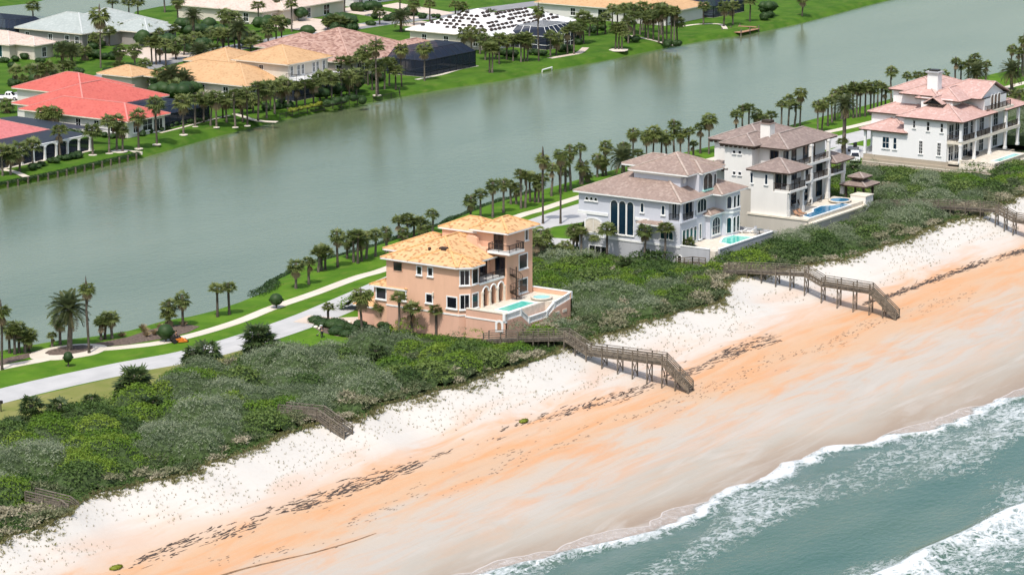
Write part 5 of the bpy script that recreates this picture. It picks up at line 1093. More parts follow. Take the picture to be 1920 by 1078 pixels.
palms('palm along the far street beyond the rose brown roof', 'palms beyond the brown roof', [(712,47,14), (752,60,22,'d',2.6), (750,26,-20), (776,48,-5), (806,46,-3), (854,42,-2), (868,40,2), (615,58,30), (626,58,26), (638,60,28), (650,58,30), (660,56,32), (812,78,46), (826,76,48), (838,72,50), (880,78,52)])

palms('cabbage palm in the front planting of the yellow roofed house', 'front planting of the yellow house', [(425,230,172), (455,228,168), (500,222,150), (515,214,148), (540,205,145), (556,202,150), (572,200,146), (588,197,140)])
palms('palm between the yellow roof and the curving street', 'palms behind the yellow roof', [(300,118,72), (330,112,70), (345,104,64), (420,94,52), (440,90,46), (395,90,50), (470,94,56), (368,98,58)])
palms('palm at the street side of the taupe walled house', 'palms in front of the taupe house', [(195,84,44), (205,87,48), (275,84,44), (290,80,40), (300,92,52), (180,92,60)])
palms('palm on the street lawn west of the coral roof', 'palms west of the coral roof', [(160,114,84), (145,106,80), (120,152,112), (60,152,118), (105,162,118), (130,150,110), (30,150,120)])
palms('cabbage palm before the rose brown roof wall', 'palms before the brown roof', [(640,150,104), (660,147,100), (676,152,92), (698,170,110), (730,162,104), (742,168,118)])
palms('palm in the gap between black cage and white roof', 'palms between cage and white roof', [(870,94,50), (884,98,48), (900,102,50), (910,113,62), (950,113,60), (962,115,62), (860,62,24), (878,54,20)])
palms('palm behind the gravel ring clump', 'palms behind the gravel ring', [(1105,68,26), (1120,66,30), (1135,64,20), (1178,82,28), (1188,76,20), (1270,84,30)])
# ------------------------------------------------------------------ clipped trees and shrubs
bush('topiary_tree', 'large ball topiary with orange mower beside it', 'topiary', P(311,640), (1.25,1.25,1.15), M['bush_leaf'], dens=900, size=.13, seed=1, trunk=.7)
bush('topiary_tree', 'ball topiary beside the walkway below the lake palms', 'topiary', P(518,578), (1.05,1.05,.95), M['bush_leaf'], dens=800, size=.12, seed=2, trunk=.75)
bush('small_tree', 'small round tree on the lawn below the date palm', 'tree', P(128,687), (.7,.7,.8), M['bush_leaf'], dens=350, size=.14, seed=3, trunk=.8)
HB = tag(empty('lake_hedge', tuple(P(497,548,4.2))), 'rounded hedge mass at the lake edge behind the lawn', 'hedge'); hc = P(497, 548, 4.4)
pts = []
for q in np.arange(332, 416, .7): pts.append(((near_c(q)+.35-hc.x, q-hc.y, .0), (.75+.25*math.sin(q*1.3), .8, .75+.2*math.sin(q*.7))))
for q in np.arange(326.5, 334, .8): pts.append(((near_c(q)+1.2-hc.x, q-hc.y, .3), (1.5, 1.1, 1.25)))
V, Fq = leafy(pts, 110, .16, 6, .9); link('foliage', np_mesh('lake_hedge', V, Fq, M['bush_leaf']), HB, True); HB.location = hc
for i, (u, v, rx, rz) in enumerate([(592,600,1.1,.6), (606,607,1.3,.7), (628,609,1.5,.8), (640,612,1.2,.7), (632,622,1.2,.7), (650,625,1.1,.5)]): bush('clipped_mound', 'low clipped mound in the bed beside the peach driveway', 'shrub', P(u, v+4), (rx, rx*1.2, rz), M['bush_leaf'], 'clipped mounds by the driveway', 380, .12, 20+i)
for i, (u, v) in enumerate([(228,632), (267,617), (272,624), (275,631), (290,628), (300,616), (344,611)]):
    b = P(u, v); o = tag(empty('ornamental_grass', b), 'pale tan ornamental grass tuft in the mulch bed', 'grass tuft', 'grass tufts in the mulch bed'); r = np.random.default_rng(i); n = 160; a = r.uniform(0, 6.28, n); l = r.uniform(.5, 1.1, n); tl = r.uniform(.1, .9, n)
    d = np.stack([np.cos(a)*tl, np.sin(a)*tl, np.ones(n)*(1.1-tl*.5)], 1)*l[:, None]; s_ = np.stack([-np.sin(a), np.cos(a), 0*a], 1)*.03; V = np.stack([-s_, s_, d*.6+s_, d-np.array([0,0,.12])], 1).reshape(-1, 3); link('blades', np_mesh('grass_tuft', V, np.arange(4*n).reshape(-1, 4), M['dead_leaf']), o, True)
far_b = [(577,68,1.6,1.3,'dark clipped dome tree beside the curving street', .9), (540,45,.9,.9,'round shrub before the garage forecourt', 0), (430,78,1.2,.9,'dark hedge shrub beside the pavers', 0), (1172,0,0,0,'',0)]
for i, (u, v, rx, rz, lb, tk) in enumerate(far_b[:3]): bush('clipped_tree' if tk else 'shrub', lb, 'shrub', P(u, v+2), (rx*1.3, rx*1.3, rz), M['bush_leaf'], None, 420, .2, 40+i, trunk=tk)
def shrubs(label, group, pts, mat, rx=1.1, rz=.9):
    for i, (u, v) in enumerate(pts): bush('shrub', label, 'shrub', P(u, v), (rx*rnd.uniform(.8,1.3), rx*rnd.uniform(.8,1.4), rz*rnd.uniform(.8,1.2)), mat, group, 150, .2, 100+i, lobes=3)
shrubs('dark hedge shrub along the back of the coral house plot', 'hedge behind the coral house', [(170,108), (182,110), (196,112), (208,112), (160,100), (172,92), (182,88), (112,80), (125,82), (140,84), (78,80), (88,80)], M['bush_leaf'], 1.5, 1.2)
shrubs('dark green shrub in the beds before the arched loggia', 'loggia shrubs', [(70,316), (62,320), (80,312), (100,306), (112,302), (124,300), (136,298), (148,296)], M['bush_leaf'], 1.0, .8)
shrubs('bright yellow-green hedge shrub below the lanai', 'yellow hedge below the lanai', [(550,211), (557,209), (566,207), (575,205), (584,203), (592,201), (599,199)], M['lime_leaf'], .8, .6)
shrubs('dark rounded shrub in the bed below the lanai palms', 'lanai bed shrubs', [(620,200), (632,197), (645,194), (658,191), (670,189), (678,196), (520,205), (500,208), (470,205), (480,196)], M['bush_leaf'], 1.2, 1.0)
shrubs('dark shrub around the white framed pool cage', 'shrubs around the white cage', [(940,104), (952,106), (965,108), (1000,104), (1014,106), (1050,98), (1062,96), (1084,84), (900,92), (890,86), (1117,58), (1130,58), (1105,62), (1178,78), (1196,80), (1248,88), (1270,88)], M['bush_leaf'], 1.2, 1.1)
shrubs('dark street tree mass beyond the roofs', 'shrubs by the far street', [(350,62), (372,66), (390,60), (404,62), (420,70), (438,74), (342,84), (356,98), (388,120), (402,118), (320,100), (340,60), (300,64), (285,70), (640,60), (622,62), (660,60), (820,74), (1432,38), (1440,34), (770,30), (672,22), (700,18)], M['bush_leaf'], 1.7, 1.5)
shrubs('grey green shrub in the cream house garden', 'cream house garden', [(10,118), (30,116), (48,112), (62,110), (72,120), (20,128), (32,160), (24,162), (90,98)], M['bush_leaf'], 1.2, 1.0)
shrubs('dark shrub at the foot of the coral house lanai', 'coral house bed shrubs', [(318,238), (330,236), (342,234), (356,232), (370,230), (300,246), (310,243), (384,226)], M['bush_leaf'], .8, .6)
shrubs('low shrub along the south wall of the coral red house', 'coral house wall shrubs', [(120,250), (135,252), (150,254), (165,255), (180,257), (195,258), (212,259), (228,260), (270,256), (280,250)], M['bush_leaf'], .9, .7)
shrubs('tall dark shrub along the yellow roofed house walls', 'yellow house wall shrubs', [(400,196), (414,199), (428,201), (442,203), (456,205), (470,198), (486,190), (500,184), (530,196), (540,204), (392,190)], M['bush_leaf'], 1.3, 1.4)
shrubs('dark shrub along the rose brown house walls', 'brown house wall shrubs', [(600,142), (615,144), (632,146), (648,147), (664,148), (680,146), (700,150), (715,152), (590,138)], M['bush_leaf'], 1.2, 1.1)
shrubs('dark shrub bordering the curving street lawns', 'street lawn shrubs', [(150,140), (135,146), (118,150), (100,154), (210,150), (200,140), (240,128), (262,130), (500,100), (515,96), (530,92), (545,96), (560,84), (470,110), (455,112), (440,116), (310,140), (330,132), (350,120), (700,36), (730,40), (742,34), (790,36), (820,34), (690,48), (860,52), (845,60)], M['bush_leaf'], 1.4, 1.0)
def trees(label, group, pts, mat):
    for i, (u, v, s_) in enumerate(pts): bush('broadleaf_tree', label, 'tree', P(u, v), (s_*rnd.uniform(.9,1.2), s_*rnd.uniform(.9,1.2), s_*rnd.uniform(.8,1.0)), mat, group, 260, .24, 500+i, lobes=6, trunk=1.0)
trees('dense dark tree filling the gap between coral and yellow roofs', 'trees between coral and yellow roofs', [(296,172,2.2), (310,184,2.4), (328,176,2.2), (345,190,2.2), (362,186,2.0), (286,160,1.8)], M['bush_leaf'])
trees('dense dark tree in the planting beside the dark lanai', 'trees beside the lanai', [(628,186,2.0), (650,180,2.0), (672,172,2.2), (610,192,1.6)], M['bush_leaf'])
trees('dense dark tree on the lawn between pond and curving street', 'trees by the pond lawn', [(345,66,2.6), (372,72,2.4), (395,64,2.6), (410,76,2.2), (384,104,2.2), (455,90,2.4), (310,96,2.2)], M['bush_leaf'])
trees('dense dark tree beside the taupe walled house', 'trees by the taupe house', [(235,72,2.2), (255,70,2.2), (270,88,2.4), (285,84,2.2), (120,108,2.0)], M['bush_leaf'])
trees('dense dark tree beside the tile stacked roof', 'trees by the white roof', [(812,70,2.2), (832,66,2.4), (884,72,2.4), (896,84,2.0)], M['bush_leaf'])
one_t = trees('dense round tree on the bank beside the dock palms', None, [(1436,32,2.6)], M['bush_leaf'])
trees('dense dark tree at the street behind the coral roof', 'trees behind the coral roof', [(70,160,2.2), (85,164,2.4)], M['bush_leaf'])
trees('dense dark tree on the street lawns beyond the rose brown roof', 'trees beyond the brown roof', [(638,52,2.4), (655,56,2.2), (620,56,2.2), (500,60,2.2), (700,30,2.4), (560,40,1.8)], M['bush_leaf'])
shrubs('dark garden shrub at the base of the peach house', 'peach base shrubs', [(660,622), (668,628), (692,622), (700,628), (716,618), (722,622), (672,616)], M['bush_leaf'], .9, .9)
# ------------------------------------------------------------------ boardwalks over the dune
def boardwalk(label, pts, wid=1.5, first_post=0, rails=True):
    """pts: (x, y, deck height) along the centre line; a falling stretch steeper than 1:4 is a stair"""
    B = tag(empty('boardwalk', (pts[-1][0], pts[-1][1], float(ground_z(pts[-1][0], pts[-1][1])))), label, 'boardwalk'); wm = M['wood_old']; U = Vector((0,0,1))
    for si, (a, b) in enumerate(zip(pts[:-1], pts[1:])):
        a = Vector(a); b = Vector(b); d = b-a; L = Vector((d.x, d.y)).length; h = Vector((d.x, d.y, 0)).normalized(); s = Vector((h.y, -h.x, 0)); stair = abs(d.z)/L > .25
        if stair:
            k = max(3, int(abs(d.z)/.19))
            for i in range(k):
                c = a+d*((i+.5)/k); MB().beam(c-s*wid/2, c+s*wid/2, .3, .06).build('tread', wm, B)
            for sg_ in (-1, 1): MB().beam(a+s*sg_*wid/2-U*.15, b+s*sg_*wid/2-U*.15, .08, .34).build('stringer', wm, B)
        else:
            mb = MB(); k = int(L/.2)
            for i in range(k): c = a+d*((i+.5)/k); mb.beam(c-s*(wid/2+.08), c+s*(wid/2+.08), .17, .05)
            o = mb.build('decking', wm, B); o['kind'] = 'stuff'
            for sg_ in (-1, 1): MB().beam(a+s*sg_*(wid/2-.05)-U*.17, b+s*sg_*(wid/2-.05)-U*.17, .09, .26).build('joist', wm, B)
        for sg_ in (-1, 1):
            off = s*sg_*wid/2
            for hh, ww_, tt_ in ((1.07,.2,.06), (.78,.06,.13), (.48,.06,.13), (.2,.06,.13)): MB().beam(a+off+U*hh, b+off+U*hh, ww_, tt_).build('rail', wm, B)
        k = max(1, round(L/(2.2 if not stair else 1.8)))
        for i in range(k+(1 if si == len(pts)-2 else 0)):
            c = a+d*(i/k); g = float(ground_z(c.x, c.y))
            for sg_ in (-1, 1): q = c+s*sg_*(wid/2+.06); MB().beam((q.x,q.y,g-.3), (q.x,q.y,c.z+1.06), .13, .13).build('post', wm, B)
            if c.z-g > 1.2:
                l_, r_ = c-s*wid/2, c+s*wid/2; MB().beam((l_.x,l_.y,g+.25), (r_.x,r_.y,c.z-.3), .05, .13).build('brace', wm, B); MB().beam((r_.x,r_.y,g+.25), (l_.x,l_.y,c.z-.3), .05, .13).build('brace', wm, B)
    return B
BW = []
def bwalk(label, pts, **k): BW.append(pts); return boardwalk(label, pts, **k)
bwalk('grey timber boardwalk leading from the peach house gate over the dune to stairs', [(-216.4,317.2,6.3),(-211.5,317.9,7.0),(-205.0,318.9,7.75),(-201.9,319.3,6.15),(-197.5,319.9,6.1),(-191.4,320.7,6.0),(-187.8,321.2,2.8)])
bwalk('long grey timber boardwalk with stairs below the grey house terrace', [(-210.5,369.7,6.9),(-207,370.1,7.3),(-198.4,371.4,7.6),(-195.9,371.8,6.4),(-188.9,372.9,6.0),(-185.0,373.5,2.6)])
bwalk('timber boardwalk from the gazebo across scrub to the dune stairs', [(-216.6,427.4,6.3),(-211,428.0,7.0),(-203.5,429,7.6),(-196.2,430,7.7),(-193.3,430.4,6.4),(-184,431.5,5.6)])
bwalk('short weathered stair half buried in scrub at the sand edge', [(-214.0,271.2,6.9),(-208.4,271.2,7.25),(-204.4,271.2,5.5)])
bwalk('small weathered walkway end sunk in scrub on the southern dune', [(-214.6,228.6,6.55),(-209.6,228.6,6.4),(-208.6,228.6,5.9)])
for (e_, q, z_, L, lb) in ((-220.3,n_,6.2,5.0,'') for n_ in (375.8,)): pass
GB = tag(empty('garden_ramp', (-219.5,375.6,5.6)), 'dark timber ramp with slatted rails beside the grey terrace gate', 'ramp')
for a, b in (((-222,375.6,5.5),(-219.4,375.9,6.0)), ((-219.4,375.9,6.0),(-217.4,376.2,6.0))):
    a = Vector(a); b = Vector(b)
    MB().beam(a, b, 1.2, .1).build('ramp_deck', M['wood_old'], GB)
    for hh in (.3, .6, .95): MB().beam(a+Vector((0,-.6,hh)), b+Vector((0,-.6,hh)), .06, .14).build('rail', M['wood_old'], GB)
    for f in (0, .5, 1): q = a+(b-a)*f; MB().beam(q+Vector((0,-.6,-.9)), q+Vector((0,-.6,1.0)), .12, .12).build('post', M['wood_old'], GB)

# ------------------------------------------------------------------ dune scrub (uncountable): a lumpy canopy carrying leaf sprays
RS = np.random.default_rng(11)
west_px = [(-200,850),(-60,806),(0,790),(60,768),(180,742),(240,722),(330,694),(440,668),(520,650),(600,648),(700,642),(830,642)]
wy = np.array(sorted((P(u, v, 6.1).y, P(u, v, 6.1).x) for u, v in west_px))
def west_c(n): return np.where(n < 316, np.interp(n, wy[:,0], wy[:,1]), -247.)
HOUSES = [(-241,318.6,-214.4,335.6), (-242,376.4,-216.1,394.6), (-238,403.4,-215.6,426.4), (-242,466.8,-213.6,496), (-222.5,426.2,-217,431)]
DRIVES = [(-258,386,-247,430), (-256,458,-241,490), (-258,372,-241.5,388), (-250,316,-238,325), (-243,305,-232,318.7)]
def inscrub(e, n, marg=0.):
    ok = (e > west_c(n)) & (e < dune_c(n)-.2-marg)
    for b in HOUSES: ok &= ~((e > b[0]-.5) & (e < b[2]+.45) & (n > b[1]-.5) & (n < b[3]+.5))
    for b in DRIVES: ok &= ~((e > b[0]) & (e < b[2]) & (n > b[1]) & (n < b[3]))
    for p_ in BW[:3]+BW[4:]:
        for a, b in zip(p_[:-1], p_[1:]):
            f = np.clip((e-a[0])/(b[0]-a[0]), 0, 1); ny = a[1]+(b[1]-a[1])*f
            ok &= ~((np.abs(n-ny) < 1.0) & (e > a[0]-.3) & (e < b[0]+.3))
    return ok
# bushes: overlapping domes stamped on a fine grid, each with its own kind and tone
G0, G1, GS = -252., 180., .3
gn_e, gn_n = int(58/GS), int(384/GS); HG = np.zeros((gn_e, gn_n), np.float32); KG = np.zeros((gn_e, gn_n), np.int8); TG = np.zeros((gn_e, gn_n), np.float32)+.3
nb = 2880; be_, bn_ = RS.uniform(-250, -197, nb), RS.uniform(182, 560, nb); Db, Wb = dune_c(bn_), west_c(bn_)
za = vnoise(be_*.075, bn_*.06, 51); zb = vnoise(be_*.085, bn_*.07, 53)
for e, n, D_, W_, a, b in zip(be_, bn_, Db, Wb, za, zb):
    dr = D_-e
    if dr < .1 or e < W_: continue
    rim = dr < RS.uniform(3.0, 9.5)
    kd = 3 if dr < 3.2 or (rim and RS.random() < .82) else (2 if a > .57 and RS.random() < .6 else (1 if b > .51 and RS.random() < .62 else (0 if RS.random() < .74 else RS.integers(0, 4))))
    r = RS.uniform(.8, 1.9) if kd == 3 else (RS.uniform(1.6, 4.2) if kd == 2 else RS.uniform(1.1, 3.4)); h = (.30+.75*r*RS.uniform(.6, 1.3))*(1.1 if kd == 3 else 1)*min(1, .35+dr/5)*min(1, .3+(e-W_)/4)
    for bx in HOUSES:
        dS = bx[1]-n if bx[0]-1 < e < bx[2]+1.5 and n < bx[1] else 99; dE = e-bx[2] if bx[1]-1 < n < bx[3]+1 and e > bx[2] else 99
        h *= min(1, .08+max(0, dS-1.2)/15) if dS < 90 else 1; h *= min(1, .35+max(0, dE)/4) if dE < 90 else 1
    for p_ in BW[:3]+BW[4:]:
        for q0, q1 in zip(p_[:-1], p_[1:]):
            if q0[0]-1 < e < q1[0]+1:
                f = (e-q0[0])/(q1[0]-q0[0]); h *= 1-.8*math.exp(-((n+.8-(q0[1]+(q1[1]-q0[1])*f))/3.4)**2)
    tn = RS.uniform(.0, 1.); i0, i1 = int((e-r-G0)/GS), int((e+r-G0)/GS)+2; j0, j1 = int((n-r-G1)/GS), int((n+r-G1)/GS)+2
    i0, j0 = max(i0, 0), max(j0, 0); i1, j1 = min(i1, gn_e), min(j1, gn_n)
    if i1 <= i0 or j1 <= j0: continue
    xx = (np.arange(i0, i1)*GS+G0-e)[:, None]; yy = (np.arange(j0, j1)*GS+G1-n)[None, :]; q = 1-(xx**2+yy**2)/(r*r); hh = np.where(q > 0, h*np.sqrt(np.maximum(q, 0)), 0)
    m_ = hh > HG[i0:i1, j0:j1]; HG[i0:i1, j0:j1][m_] = hh[m_]; KG[i0:i1, j0:j1][m_] = kd; TG[i0:i1, j0:j1][m_] = tn
def gsamp(A, e, n): return A[np.clip(((e-G0)/GS+.5).astype(int), 0, gn_e-1), np.clip(((n-G1)/GS+.5).astype(int), 0, gn_n-1)]
def hcan(e, n): return gsamp(HG, np.asarray(e), np.asarray(n))
gx = np.arange(-250, -195, .55); gy = np.arange(184, 560, .55); GX, GY = np.meshgrid(gx, gy, indexing='ij'); ok = inscrub(GX, GY, .7)
dist_h = np.full(GX.shape, 9.)
for b in HOUSES: dist_h = np.minimum(dist_h, np.maximum(np.maximum(b[0]-GX, GX-b[2]), np.maximum(b[1]-GY, GY-b[3])))
GZ = ground_z(GX, GY)+hcan(GX, GY)*.85*np.clip((dune_c(GY)-.7-GX)/1.6, 0, 1)*np.clip((dist_h-.45)/1.4, 0, 1)-.12
idx = np.arange(GX.size).reshape(GX.shape); q = np.stack([idx[:-1,:-1], idx[1:,:-1], idx[1:,1:], idx[:-1,1:]], -1); kq = ok[:-1,:-1]&ok[1:,:-1]&ok[1:,1:]&ok[:-1,1:]
M['canopy'] = simple('scrub_canopy', lin(.045,.072,.022), .95, .5, 1.8, bump=.8, bscale=4)
tag(link('dune_scrub_base', np_mesh('dune_scrub_base', np.stack([GX, GY, GZ], -1).reshape(-1, 3), q[kq], M['canopy'], None, True)), 'dense low dune scrub canopy between the houses and the sand', 'scrub', None, 'stuff')
def spray(n, spread, size, seed, spiky=False, up=.6):
    """template leaf spray"""
    r = np.random.default_rng(seed); c = r.normal(size=(n, 3))*np.array(spread); c[:, 2] = np.abs(c[:, 2])
    d = c/np.linalg.norm(c, axis=1)[:, None]+np.array([0,0,up]); d /= np.linalg.norm(d, axis=1)[:, None]
    a = r.normal(size=(n, 3)); a -= d*(a*d).sum(1)[:, None]*(.6 if not spiky else 1); a /= np.linalg.norm(a, axis=1)[:, None]; b = np.cross(d, a); s_ = size*r.uniform(.6, 1.35, (n, 1))
    if spiky: return np.stack([c*.5-a*s_*.10, c*.5+a*s_*.10, c*.5+d*s_*.6+a*s_*.2, c*.5+d*s_*1.25-np.array([0,0,.2])*s_], 1)
    return np.stack([c-a*s_, c+b*s_*.6, c+a*s_, c-b*s_*.6], 1)
def scatter(name, label, tmpl, e, n, z, sc, tint, mat):
    r = np.random.default_rng(len(e)); m = tmpl[0].shape[0]; N = len(e); th = r.uniform(0, 6.28, N); ti = r.integers(0, len(tmpl), N); T = np.stack(tmpl)[ti]
    x = T[..., 0]*np.cos(th)[:, None, None]-T[..., 1]*np.sin(th)[:, None, None]; y = T[..., 0]*np.sin(th)[:, None, None]+T[..., 1]*np.cos(th)[:, None, None]
    V = np.stack([x*sc[:, None, None]+e[:, None, None], y*sc[:, None, None]+n[:, None, None], T[..., 2]*sc[:, None, None]+z[:, None, None]], -1).reshape(-1, 3)
    tn = np.repeat(np.clip(tint, 0, 1), m*4)
    return tag(link(name, np_mesh(name, V, np.arange(len(V)).reshape(-1, 4), mat, {'tint': tn})), label, 'scrub', None, 'stuff')
sx = np.arange(-250, -195, .46); sy_ = np.arange(184, 560, .46); SX, SY = np.meshgrid(sx, sy_); SX = (SX+RS.uniform(-.33, .33, SX.shape)).ravel(); SY = (SY+RS.uniform(-.33, .33, SY.shape)).ravel()
vis = inscrub(SX, SY); 
pu = 960+F*(SX*cy+SY*sy)/((-SX*sy+SY*cy)*cp+90*sp); vis &= (pu > -420) & (pu < 2250)
SX, SY = SX[vis], SY[vis]; SZ = ground_z(SX, SY)+hcan(SX, SY)*RS.uniform(.80, .98, len(SX)); SK = gsamp(KG, SX, SY); ST_ = gsamp(TG, SX, SY)
M['sc_green'] = tintleaf('scrub_green', [lin(.036,.072,.015), lin(.078,.135,.026), lin(.145,.20,.045)]); M['sc_lime'] = tintleaf('scrub_lime', [lin(.075,.155,.012), lin(.12,.205,.016), lin(.175,.25,.026)])
M['sc_grey'] = tintleaf('scrub_grey', [lin(.12,.155,.085), lin(.175,.215,.12), lin(.24,.275,.175)]); M['sc_olive'] = tintleaf('scrub_olive', [lin(.075,.11,.045), lin(.15,.17,.08), lin(.26,.25,.15), lin(.40,.355,.25)])
spec = {0: ('sea_grape_scrub', 'dark green leafy dune scrub behind the sand', [spray(13,(.30,.30,.22),.14,60+i) for i in range(4)], 'sc_green'),
        1: ('lime_scrub', 'bright yellow green dune scrub patches behind the sand', [spray(15,(.30,.30,.20),.115,70+i) for i in range(4)], 'sc_lime'),
        2: ('grey_scrub', 'soft grey green feathery dune scrub', [spray(20,(.30,.30,.22),.10,80+i,i % 2 == 0) for i in range(4)], 'sc_grey'),
        3: ('saw_palmetto', 'olive brown spiky saw palmetto band along the dune edge', [np.concatenate([spray(9,(.36,.36,.2),.34,90+i,True,.35), spray(8,(.30,.30,.18),.13,190+i)]) for i in range(5)], 'sc_olive')}
for k, (nm, lb, tm_, mk) in spec.items():
    s = SK == k; e, n, z = SX[s], SY[s], SZ[s]; tint = ST_[s]+RS.uniform(-.22, .22, len(e))
    scatter(nm, lb, tm_, e, n, z, RS.uniform(.75, 1.35, len(e)), tint, M[mk])
# edge grass where scrub thins into sand
ng = 5200; n = RS.uniform(212, 460, ng); e = dune_c(n)+np.abs(RS.normal(0, .8, ng))*vnoise(n*.25, .5, 71)*1.6-.5; z = ground_z(e, n)
ok_ = np.ones(ng, bool)
M['edge_grass'] = tintleaf('edge_grass', [lin(.12,.12,.05), lin(.20,.20,.075), lin(.30,.26,.13)])
gt = [spray(9,(.16,.16,.1),.34,200+i,True,.9) for i in range(4)]
scatter('edge_grass', 'thin yellow green grass fringe along the top of the sand', gt, e[ok_], n[ok_], z[ok_], RS.uniform(.5, 1.1, ok_.sum()), RS.uniform(0, 1, ok_.sum()), M['edge_grass'])
# planted sea oats in rows on the sand face
E_, N_ = np.meshgrid(np.arange(0, 1, .068), np.arange(212, 470, .55)); E_ = E_.ravel(); N_ = N_.ravel()+RS.uniform(-.2, .2, N_.size); D_, W_ = dune_c(N_), toe_c(N_)
ee = D_+.4+(W_-D_)*(.04+E_*.66)+RS.uniform(-.25, .25, len(N_)); den = vnoise(ee*.25, N_*.13, 81)+.25*vnoise(ee*.9, N_*.6, 82); kp = (den > .44) & (RS.uniform(0, 1, len(N_)) < .4)
for p_ in BW[:3]:
    f = np.interp(ee, [p[0] for p in p_], [p[1] for p in p_]); kp &= np.abs(N_-f) > 1.3
M['oats'] = tintleaf('sea_oats', [lin(.26,.25,.16), lin(.36,.32,.22), lin(.44,.39,.28)])
scatter('sea_oats', 'rows of small planted sea oats on the white sand face', [spray(5,(.07,.07,.05),.17,300+i,True,1.0) for i in range(4)], ee[kp], N_[kp], ground_z(ee[kp], N_[kp]), RS.uniform(.5, 1.25, kp.sum()), RS.uniform(0, 1, kp.sum()), M['oats'])

# ------------------------------------------------------------------ seaweed wrack lines
def wrack(name, label, n0, n1, off, spread, count, seed, dens=None, wmax=.34, lmax=3.2):
    r = np.random.default_rng(seed); V = []; Fq = []
    for _ in range(count):
        n = r.uniform(n0, n1); e = float(toe_c(n))+off+r.normal(0, spread)
        if vnoise(n*.13, e*.5, seed) < (dens or .42): continue
        L = r.uniform(.3, lmax)*r.uniform(.3, 1); k = max(3, int(L/.22)); a = math.radians(88+r.normal(0, 5)); wv = r.uniform(.05, wmax)*.62; x, y = e, n; b = len(V); turn = r.normal(0, .05)
        for i in range(k+1):
            s_ = wv*math.sin(math.pi*(i+.35)/(k+.7))*r.uniform(.5, 1.25); dx, dy = math.cos(a), math.sin(a); z = float(ground_z(x, y))
            V += [(x-dy*s_, y+dx*s_, z+.015), (x+r.uniform(-.03,.03), y, z+.03+.10*s_), (x+dy*s_, y-dx*s_, z+.015)]
            a = math.radians(88)+(a-math.radians(88))*.85+turn*.5+r.normal(0, .07); x += dx*L/k; y += dy*L/k
        for i in range(k):
            q = b+3*i; Fq += [(q, q+1, q+4, q+3), (q+1, q+2, q+5, q+4)]
    return tag(link(name, np_mesh(name, np.array(V), np.array(Fq), M['weed'])), label, 'seaweed', None, 'stuff')
M['weed'] = simple('dried_seaweed', lin(.085,.062,.05), .95, .5, 5)
wrack('seaweed_wrack', 'thick dark line of dried seaweed across the southern beach', 222, 276, .3, .75, 640, 1, .46, .26, 2.4)
wrack('seaweed_wrack', 'broken dark seaweed line across the middle beach', 274, 322, .2, .6, 420, 2, .50, .22, 2.2)
wrack('seaweed_wrack', 'dark seaweed line between the two long boardwalks', 324, 352, .5, .7, 300, 3, .40, .26)
wrack('seaweed_wrack', 'long dark curved seaweed line on the northern beach', 376, 424, .0, .35, 560, 4, .30, .26, 3)
wrack('seaweed_flecks', 'fine scattered seaweed flecks lower on the beach', 232, 400, 6.5, 1.3, 900, 5, .50, .11, 1.0)
for i, (u, v, s_) in enumerate([(982,794,.55), (218,1066,.6)]):
    c = P(u, v, 2.9); c.z = float(ground_z(c.x, c.y)); bush('seaweed_mound', ('small bright green plant mound on the open sand', 'green plant mound at the end of the seaweed line')[i], 'plant mound', c, (s_*.8, s_*1.5, .22), M['lime_leaf'], None, 220, .11, 300+i)
# tidal scarp: a low dark wet lip on the lower beach
mb = MB(); vs = []; lp_ = smooth_line([P(u, v, 2.35) for u, v in [(250,1125),(330,1098),(395,1078),(450,1060),(520,1042),(590,1025),(650,1007),(705,988)]], 9); ns = lp_
for i, q in enumerate(lp_):
    z_ = float(ground_z(q.x, q.y)); f = 1-i/len(lp_); w_ = (.08+.42*f)*(.6+.7*float(vnoise(i*.45, 2.5, 77))); vs += [(q.x-w_, q.y, z_+.010), (q.x, q.y, z_+.035), (q.x+w_*.7, q.y, z_+.008)]
fs = []
for i in range(len(ns)-1): a = 3*i; fs += [(a, a+1, a+4, a+3), (a+1, a+2, a+5, a+4)]
mb.add(vs, fs); tag(mb.build('beach_scarp', simple('wet_sand_lip', lin(.24,.135,.065), .6, .4, 2)), kind='structure')
